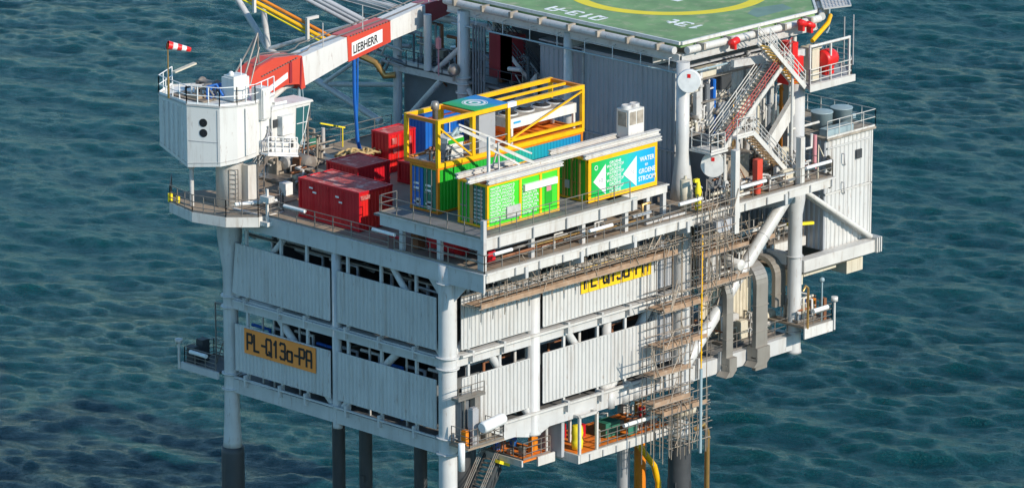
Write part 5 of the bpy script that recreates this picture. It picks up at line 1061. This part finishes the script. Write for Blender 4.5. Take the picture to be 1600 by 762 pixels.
for dz in (.9, 1.25, 1.5): fb((19.6, 26.6, 16.9+dz), (14.6, 34.5, 21.4+dz), .17, 'clad_grey', 'grey_pipe')
for t in (.25, .62, .9):
    p = Vector((17.5, 27.2, 17.05)).lerp(Vector((12.5, 35.5, 21.7)), t); b = MB(); b.box(p.x-.12, p.x+.7, p.y-.15, p.y+.15, p.z-.7, p.z+.6); b.v = b.v; b2 = MB(); b2.box(p.x-.15, p.x+.05, p.y-.4, p.y-.2, p.z-.8, p.z+.6); b2.box(p.x-.15, p.x+.9, p.y-.4, p.y-.2, p.z+.6, p.z+.78); b2.build('pipe_clamp', 'white', FB)
for k in range(5): fb((22+k*.5, 26, 18.6), (20+k*.5, 34, 19.6+.15*k), .035, 'gull', 'cable', 6)
b = MB(); b.rail([(22.2, 27.5, 17.0), (22.2, 31.0, 17.0)], sp=.6, mids=(.3, .6)); b.build('railing', 'dark', FB)
rr = random.Random(5)
for k in range(12):
    b = MB(); y = 24+rr.uniform(0, 4); z = 15.2+rr.uniform(0, 1.6); b.sweep([(20.6, y, z), (20.2, y+1.2, z+.3), (20.5, y+2.0, z-.6)], rr.choice((.08, .14)), 8); b.build('pipe', rr.choice(('gull', 'interior', 'grey')), FB)
b = MB(); b.sweep([(19.3, 27.2, 16.2), (19.5, 26.0, 15.9), (19.9, 25.6, 15.0), (20.3, 25.0, 15.1)], .22, 10); b.build('elbow_pipe', 'brass', FB)

# ------------------------------------------------------------------ scaffolding
def scaffold(lab, x0, x1, y0, y1, zs, z0, z1, sx, seed, deckm='plank', name='scaffold', dens=1.0, jut=0.3, r=.03, ledges=2):
    rr = random.Random(seed); t = thing(name, lab, 'scaffolding', ((x0+x1)/2, (y0+y1)/2, z0)); k = max(1, round((x1-x0)/sx)); cnt = 0
    for i in range(k+1):
        x = x0+(x1-x0)*i/k
        for y in (y0, y1):
            a, c = z0+rr.uniform(-jut, jut), z1+rr.uniform(-jut, jut); q = rr.uniform(-.04, .04)
            b = MB(); b.sweep([(x, y, a), (x+q, y, c)], r, 6); b.build('standard', rr.choice(('scaffold_tube', 'scaffold_tube', 'galv', 'darkrail')), t)
        for z in zs:
            b = MB(); b.sweep([(x, y0-rr.uniform(.1, .3), z-.08), (x, y1+.2, z-.08)], r, 6); b.build('transom', 'scaffold_tube', t)
    for z in zs:
        for h in ((-.06, .5, 1.0) if ledges > 1 else (-.06, 1.0)):
            for y in (y0, y1):
                if z+h > z1+.2: continue
                b = MB(); b.sweep([(x0-rr.uniform(.1, .4), y-.05, z+h+rr.uniform(-.05, .05)), (x1+rr.uniform(.1, .4), y-.05, z+h+rr.uniform(-.05, .05))], r, 6); b.build('ledger', rr.choice(('scaffold_tube', 'galv')), t)
        if deckm:
            n = max(2, int((y1-y0)/.24))
            for j in range(n):
                y = y0+(y1-y0)*(j+.5)/n; xa = x0
                b = MB()
                while xa < x1-.3:
                    L = min(rr.uniform(2.2, 3.9), x1-xa); b.box(xa+.02, xa+L-.02, y-.11, y+.11, z+rr.uniform(0, .02), z+.05+rr.uniform(0, .01)); xa += L
                b.build('planks', deckm, t)
            b = MB(); b.box(x0, x1, y0-.05, y0-.02, z-.05, z+.24); b.build('toe_board', 'plank', t)
    for i in range(int(k*dens)):
        x = x0+rr.random()*(x1-x0); zc = rr.choice(zs); dx = rr.choice((-1, 1))*sx*rr.uniform(.6, 1.1)
        b = MB(); b.sweep([(x, y0-.08, zc), (min(max(x+dx, x0-.5), x1+.5), y0-.08, zc+rr.uniform(1.0, 2.0))], r, 6); b.build('brace', 'scaffold_tube', t)
    return t
scaffold('long scaffold walkway of brown planks hung along the upper right cladding, above the yellow board', 0.6, 17.9, -2.2, -.8, [8.85], 8.2, 10.7, 1.0, 1, dens=.4, jut=.25)
scaffold('upper run of scaffold tubes hung from the main deck edge beam', 2.0, 18.2, -3.0, -2.4, [9.9], 9.5, 11.0, 1.4, 12, deckm=None, dens=.3, ledges=1)
scaffold('brown planked scaffold continuing past the tower towards the round brace', 21.6, 30.2, .6, 2.0, [6.9], 6.2, 9.4, 1.3, 2)
scaffold('tall scaffold tower wrapped around the right leg', 16.6, 20.6, -2.3, -.9, [5.3, 2.9, -1.4], -4.4, 9.8, .8, 3, dens=2.2)
scaffold('outer lower scaffold tower in front of the right leg', 15.0, 18.3, -3.0, -2.0, [-.3, 1.6], -4.0, 3.6, .8, 4, dens=1.6, deckm='plank')
scaffold('dense scaffold ring hanging round the foot of the right leg', 17.9, 21.4, -1.7, 1.0, [-3.9, -2.6], -4.6, -.8, .7, 5, deckm=None, dens=1.2, jut=.15)
b = MB(); b.box(22.2, 23.6, -.7, 1.2, 11.4, 15.0); single('dark_backing_box', b, 'interior', 'dark box added right behind the lower white dish to darken its background', 'cabinet', (22.9, .2, 11.4))  # plain dark box, added only to darken what shows behind the dish
scaffold('small scaffold hanging under the main deck near the round brace', 21.6, 24.0, -.2, 1.3, [5.2, 3.9], 2.9, 7.6, .8, 6, deckm=None, dens=2)
scaffold('scaffold bay climbing past the main deck edge below the yellow valve', 18.2, 21.0, -3.95, -3.55, [9.4, 11.0], 6.8, 12.9, .7, 14, deckm=None, dens=1.5)
scaffold('scaffold bay standing on the middle level between the yellow ladder beam and the round brace', 20.9, 25.2, -1.6, -.9, [5.8, 7.8], 5.2, 9.9, .75, 15, deckm='plank', dens=1.2)
b = MB(); b.tube((19.2, -3.1, 1.3), (19.2, -3.1, 9.9), .05, n=10)
for z in np.arange(1.8, 9.8, .5): b.box(19.12, 19.28, -3.15, -3.05, z, z+.05)
single('yellow_ladder_beam', b, 'yellow', 'yellow vertical ladder beam on the scaffold tower', 'ladder beam', (19.2, -3.1, 1.3))
b = MB(); b.tube((19.2, -3.1, -4.2), (19.2, -3.1, 1.25), .1, n=10); single('pale_blue_pole', b, 'pale_blue', 'pale blue pole continuing below the yellow ladder beam', 'pole', (19.2, -3.1, -4.2))
b = MB(); b.lathe((20.7, 0, -2.3), [(.6, -.45), (1.0, -.3), (1.05, 0), (1.0, .3), (.6, .45)], 28); single('leg_collar', b, 'cream', 'cream fender collar on the right leg inside the scaffold ring', 'collar', (20.7, 0, -2.3))

# ------------------------------------------------------------------ right side process clutter
for k, (x, y, z, sx, sy, sz, lab) in enumerate(((23.5, -.4, 5.5, 3.6, 2.0, 2.6, 'grey pipework skid on the middle level behind the round brace'),
        (28.3, 4.2, 5.6, 4.5, 2.4, 3.4, 'pipework and vessels on the middle level behind the thick right column'),
        (28.5, 1.7, .3, 4.5, 1.6, 1.7, 'pipework on the lowest level behind the tallest metal duct'),
        (23.6, 1.9, .3, 3.0, 1.6, 2.4, 'pale pipework on the lowest level left of the narrow metal duct'),
        (33.2, 3.4, 5.6, 2.6, 1.6, 1.5, 'pipes behind the rail light on the middle level walkway'),
        (32.0, 0.2, 1.2, 1.8, 1.8, 1.5, 'small machinery on the outermost lower right platform'),
        (24.4, .2, 11.4, 3.4, 2.0, 1.9, 'valves and pipes on the main deck under the lower stair'),
        (22.4, -2.6, 11.4, 1.5, .9, 1.3, 'cluttered valve stand between the grey column and the square white post'),
        (28.8, -1.3, 11.4, 3.0, 1.8, 2.0, 'valve skid at the foot of the deck stair'),
        (24.2, 1.0, 15.2, 3.2, 1.0, 3.6, 'white pipes and brackets on the module wall behind the long stair'),
        (27.6, -2.4, 11.42, 4.0, 1.0, 1.1, 'low row of valves along the right deck railing'),
        (29.2, .6, 11.4, 2.2, 1.6, 3.2, 'tall pipe cluster beside the thick right column'),
        (26.5, 3.2, 5.6, 3.4, 1.4, 3.0, 'crowded pipework above the middle level fascia'),
        (30.5, 3.2, 12.0, 2.0, 2.5, 4.4, 'pale pipework between the module wall and the thick right column'),
        (16.2, 2.4, 11.37, 2.0, 1.4, 1.4, 'small pipe skid below the arrow container'),
        (21.9, 0.4, 15.2, 1.6, 1.0, 3.2, 'junction boxes and cables on the wall right of the upper dish'))):
    skid(lab, x, y, z, sx, sy, sz, 20+k, ms=('white', 'gull', 'galv', 'cream', 'rust', 'tarp', 'white'), npipe=24, name='process_skid')
rr = random.Random(9)
WP = thing('wall_piping', 'vertical pipes, cable ladders and boxes covering the module wall behind the long stair', 'pipes', (25, 1, 11.4))
for k in range(30):
    x = 21.6+k*.3+rr.uniform(-.1, .1); y = rr.uniform(.75, 1.3); z0 = rr.uniform(11.4, 14.5); z1 = rr.uniform(16.0, 19.3); r = rr.choice((.05, .07, .1, .16))
    b = MB(); pts = [(x, y, z0), (x, y, z1)]
    if rr.random() < .5: pts.append((x+rr.uniform(.4, 1.2), y, z1+.05))
    b.sweep(pts, r, 10)
    for z in np.arange(z0+.8, z1, 1.5): b.sweep([(x, y, z), (x, y, z+.1)], r*1.5, 10)
    b.build('pipe', rr.choice(('cream', 'gull', 'white', 'galv', 'grey', 'interior', 'brass', 'clad_blue')), WP)
for x0, x1, z0, z1, m in ((22.0, 22.9, 17.6, 18.9, 'cream'), (22.2, 22.8, 15.7, 16.8, 'tarp'), (23.6, 24.0, 13.2, 18.0, 'interior'), (24.3, 24.55, 13.2, 18.2, 'blue'), (25.0, 26.0, 17.4, 18.3, 'dark'), (24.8, 25.8, 15.4, 16.6, 'grey'), (26.6, 27.4, 15.2, 16.6, 'cream'), (27.8, 28.5, 14.4, 15.8, 'gull'), (23.0, 24.6, 18.5, 19.1, 'cream')):
    b = MB(); b.box(x0, x1, .7, 1.2, z0, z1); b.box(x0+.05, x1-.05, .66, .7, z0+.05, z1-.05); b.build('junction_box', m, WP)
for z in (14.9, 16.9, 18.4):
    b = MB(); b.box(21.8, 28.5, .55, .75, z, z+.1); b.build('cable_tray', 'galv', WP)
PR = thing('pipe_rack', 'pipe rack with white and rusty pipes along the right deck edge, under the stairs', 'pipe rack', (25, -2.8, 11.4))
for k in range(34):
    x = rr.uniform(18.6, 30.5); z = 11.5+rr.choice((.1, .3, .5, .7)); y = -3.2+rr.random()*1.6; L = rr.uniform(1, 4)
    b = MB()
    if k % 3: b.sweep([(x, y, z), (min(x+L, 30.9), y, z)], rr.choice((.05, .07, .1)), 8)
    else: b.sweep([(x, y, 11.45), (x, y, z+rr.uniform(.4, 1.6)), (x+.5, y, z+.6)], .05, 8)
    b.build('pipe', rr.choice(('white', 'galv', 'gull', 'rust', 'cream', 'darkrail')), PR)
P2 = thing('deck_edge_piping', 'rust coloured pipes running below the container deck along the right edge', 'pipes', (9, -2, 11.4))
for k in range(26):
    x = rr.uniform(.8, 15); y = -3.1+rr.random()*1.8; z = 11.42+rr.choice((.05, .2, .35, .6)); L = rr.uniform(1.5, 5)
    b = MB(); b.sweep([(x, y, z), (min(x+L, 18), y, z)] if k % 4 else [(x, y, 11.4), (x, y, z+.5), (x+.7, y, z+.5)], rr.choice((.04, .06, .09)), 8); b.build('pipe', rr.choice(('rust', 'galv', 'gull', 'brass', 'white')), P2)
for k in range(14):
    y = rr.uniform(-2.5, 5); x = rr.uniform(.4, 3); b = MB(); z = 11.4
    if k % 3: b.sweep([(x, y, z+.3), (x, y+rr.uniform(.8, 2.5), z+.3)], rr.choice((.05, .1)), 8)
    else: b.box(x, x+.6, y, y+.6, z, z+rr.uniform(.4, 1.2))
    b.build('pipe' if k % 3 else 'junction_box', rr.choice(('galv', 'gull', 'rust', 'maroon', 'interior')), P2)
b = MB(); b.box(1.0, 2.3, .4, 2.6, 11.4, 12.5); b.build('red_box', 'maroon', P2)
b = MB(); b.sweep([(24.5, -2.9, 11.5), (24.5, -2.9, 13.6)], .22, 12); b.box(24.25, 24.75, -3.1, -2.7, 12.0, 13.7); single('fire_extinguisher_cabinet', b, 'crane_red', 'narrow red cabinet on the right deck left of the grey post', 'cabinet', (24.5, -2.9, 11.4))
b = MB(); b.box(23.6, 26.6, -.3, 1.2, 11.4, 13.2); b.box(23.4, 26.8, -.5, 1.3, 13.2, 13.35); single('beige_tank_box', b, 'tarp', 'beige box under the stair landing on the right deck', 'box', (25, .4, 11.4))
b = MB(); b.beam((32.1, 1.2, 7.2), (34.2, .8, 7.0), .18); single('yellow_beam', b, 'paint_yellow', 'short yellow lifting beam behind the thick right column', 'beam', (33, 1, 7))
b = MB(); b.lathe((30.9, 2.0, 1.2), [(.01, -.8), (.4, -.7), (.4, .7), (.01, .8)], 16, ax=(1, 0, 0)); b.box(30.5, 31.3, 1.7, 2.3, .3, .9); single('air_receiver', b, 'cream', 'cream vessel lying on the lowest deck beside the far right column', 'vessel', (30.9, 2, .3))

# ------------------------------------------------------------------ under the platform
CG = [(6, 15.75, .42), (6, 13.3, .42), (6.2, 8.6, .42), (5.6, 4.6, .7), (13, 12, .5)]
LB_ = ['dark conductor pile just right of the mid left column', 'dark conductor pile, second to the right of the mid left column', 'dark conductor pile nearest the near white leg, on its left', 'thick dark pile hidden behind the near white leg', 'dark pile far back in the shadow under the middle of the platform']
for (x, y, r), lab in zip(CG, LB_):
    b = MB(); b.tube((x, y, -28), (x, y, -.4), r, n=20)
    if x == 6 and y < 14: b.box(x-.5, x-.4, y-.3, y+.0, -6.6, -6.2)
    single('conductor_pile', b, 'jacket', lab, 'pile', (x, y, -21), 'dark piles under the platform')
b = MB(); b.tube((19.8, 4, -28), (19.8, 4, -.4), .42, n=20)
for z in (-3, -6, -9): b.box(20.1, 20.25, 3.5, 3.7, z, z+.15)
single('grey_riser', b, 'grey', 'light grey riser pile left of the orange pipe under the platform', 'riser', (19.8, 4, -21))
b = MB(); b.tube((21.35, 4, -28), (21.35, 4, -2.8), .38, n=20); single('orange_riser', b, 'orange', 'thick vertical orange riser under the lower right platform', 'riser', (21.35, 4, -21))
b = MB(); b.sweep([(18.9, 3, -3.0), (19.4, 3, -4.4), (21.6, 3, -7.0), (22.0, 3, -8.2), (22.0, 3, -28)], .2, 14); single('bent_riser', b, 'yellow', 'bent yellow orange pipe crossing in front of the thick orange riser', 'riser', (22, 3, -21))
b = MB(); b.sweep([(21.2, -.9, -3.6), (21.9, -.9, -3.4), (22.3, -.9, -4.0), (22.3, -.9, -28)], .17, 12); single('brown_riser', b, 'brass', 'slim brown pipe with a bent top right of the right leg', 'riser', (22.3, -.9, -21))
UP = thing('lower_service_platform', 'hanging lower platform with rusty deck and white edge beam, left of the right leg', 'platform', (14.6, 1.2, -3.4))
b = MB(); b.box(10.7, 19.2, -.7, 3.4, -3.05, -2.95); b.build('floor', 'orange_deck', UP)
b = MB(); b.box(10.7, 19.2, -.85, -.72, -3.45, -2.9); b.box(10.5, 10.68, -.85, 3.4, -3.45, -2.9); b.build('fascia', 'white', UP)
for k in range(7): x = 11.5+k*1.2; b = MB(); b.box(x-.05, x+.05, -.95, -.86, -3.4, -3.0); b.build('bracket', 'gull', UP)
b = MB(); b.rail([(12.4, -.75, -2.92), (19.2, -.75, -2.92)], sp=.9, mids=(.35, .7)); b.build('railing', 'galv', UP)
b = MB(); b.tube((14.6, -.85, -1.9), (17.6, -.85, -1.9), .13, n=12); b.build('rail_light', 'letter_white', UP)
b = MB()
for x in (10.75, 12.3):
    for y in (-.7, 1.6): b.beam((x, y, -2.95), (x, y, -.5), .16)
for z in (-.5, ):
    b.beam((10.75, -.7, z), (12.3, -.7, z), .16); b.beam((10.75, 1.6, z), (12.3, 1.6, z), .16); b.beam((10.75, -.7, z), (10.75, 1.6, z), .16); b.beam((12.3, -.7, z), (12.3, 1.6, z), .16)
b.build('cage', 'white', UP)
b = MB(); b.lathe((11.5, .2, -2.9), [(.01, 0), (.34, 0), (.38, .5), (.3, .7), (.38, 1.0), (.3, 1.5), (.01, 1.6)], 16); b.build('yellow_tank', 'paint_yellow', UP)
b = MB(); b.box(10.2, 10.45, .3, 3.0, -3.2, -.6); b.build('side_screen', 'clad_grey', UP)
b = MB(); b.box(14.3, 15.6, .4, 1.4, -2.9, -2.0); b.build('green_box', 'green_sea', UP); b = MB(); b.box(15.2, 16.0, -.68, -.62, -2.7, -1.9); b.build('green_sign', 'green_sea', UP)
for k in range(16):
    x = rr.uniform(12.6, 19); y = rr.uniform(-.4, 2.5); b = MB()
    if k % 2: b.box(x, x+.4, y, y+.3, -2.94, -2.94+rr.uniform(.3, 1.0))
    else: b.sweep([(x, y, -2.9), (x, y, -2.0), (x+rr.uniform(-1, 1), y, -1.9)], .06, 8)
    b.build('junction_box' if k % 2 else 'pipe', rr.choice(('rust', 'orange', 'white', 'tarp', 'maroon', 'galv')), UP)
b = MB()
for x in (11, 15, 19): b.beam((x, 3.3, -3), (x, 3.3, -.4), .18); b.beam((x, -.6, -3.2), (x, 3.3, -3.2), .15)
b.build('hanger', 'gull', UP)
UQ = thing('landing_platform', 'small hanging platform with rails and rusty floor at the head of the gangway', 'platform', (9.3, 2.2, -3.4))
b = MB(); b.box(7.4, 10.0, .9, 4.4, -3.05, -2.95); b.build('floor', 'orange_deck', UQ)
b = MB(); b.box(8.6, 10.1, .75, .88, -3.5, -2.9); b.box(7.3, 7.42, .9, 4.4, -3.3, -2.9); b.build('fascia', 'white', UQ)
b = MB(); b.rail([(7.5, 4.3, -2.95), (7.5, 1.0, -2.95), (9.9, 1.0, -2.95)], sp=.8, mids=(.35, .7)); b.build('railing', 'galv', UQ)
b = MB(); b.tube((8.0, 3.8, -3), (8.0, 3.8, -.5), .1, n=8); b.tube((9.8, 1.2, -3), (9.8, 1.2, -.5), .1, n=8); b.build('hanger', 'gull', UQ)
for k in range(8): x, y = rr.uniform(7.8, 9.6), rr.uniform(1.3, 4); b = MB(); b.box(x, x+.35, y, y+.3, -2.94, -2.94+rr.uniform(.3, 1.3)); b.build('junction_box', rr.choice(('rust', 'blue', 'orange', 'galv')), UQ)
GW = thing('gangway_stair', 'dark trussed gangway going down from the hanging platform behind the near white leg', 'gangway', (6, 2.5, -7))
stair(GW, (2.0, 1.5, -8.6), (7.6, 3.0, -3.1), (-.35, 1.0, 0), 'dark', 'galv', 'darkrail', None, 26)
b = MB(); A, B_ = Vector((2.0, 1.5, -9.4)), Vector((7.6, 3.0, -3.9)); b.beam(A, B_, .15)
for i in range(9): p = A.lerp(B_, i/9); q = A.lerp(B_, (i+1)/9)+Vector((0, 0, .8)); b.sweep([p, q], .05, 6); b.sweep([q, A.lerp(B_, (i+1)/9)], .05, 6)
b.build('truss', 'dark', GW)
b = MB(); b.beam((6.9, 2.6, -3.2), (7.8, 2.6, -3.6), .4, .2); b.build('yellow_roller', 'paint_yellow', GW)
BT = thing('jacket_walkway', 'low jacket walkway with beige deck near the foot of the gangway', 'walkway', (5, 5, -9))
b = MB(); b.prism([(3.5, 1.5, -8.0), (8.6, 1.2, -8.0), (9.6, 3.4, -8.0), (4.5, 6.5, -8.0)], (0, 0, .2)); b.build('floor', 'tarp', BT)
b = MB(); b.rail([(5.2, 6.2, -7.8), (9.4, 3.5, -7.8), (8.6, 1.4, -7.8)], sp=1.0); b.build('railing', 'darkrail', BT)
b = MB(); b.prism([(1.5, 8, -8.6), (1.5, 16, -8.6), (4.5, 16, -8.6), (4.5, 8, -8.6)], (0, 0, .2)); b.rail([(1.5, 15.8, -8.4), (1.5, 8, -8.4)], sp=1.3); b.build('dark_landing', 'dark', BT)
b = MB(); b.tube((-.6, 3.5, -28), (-.6, 3.5, -6.0), .3, n=14); single('orange_pole', b, 'orange', 'orange pipe just left of the near white leg at the water end', 'riser', (-.6, 3.5, -21))
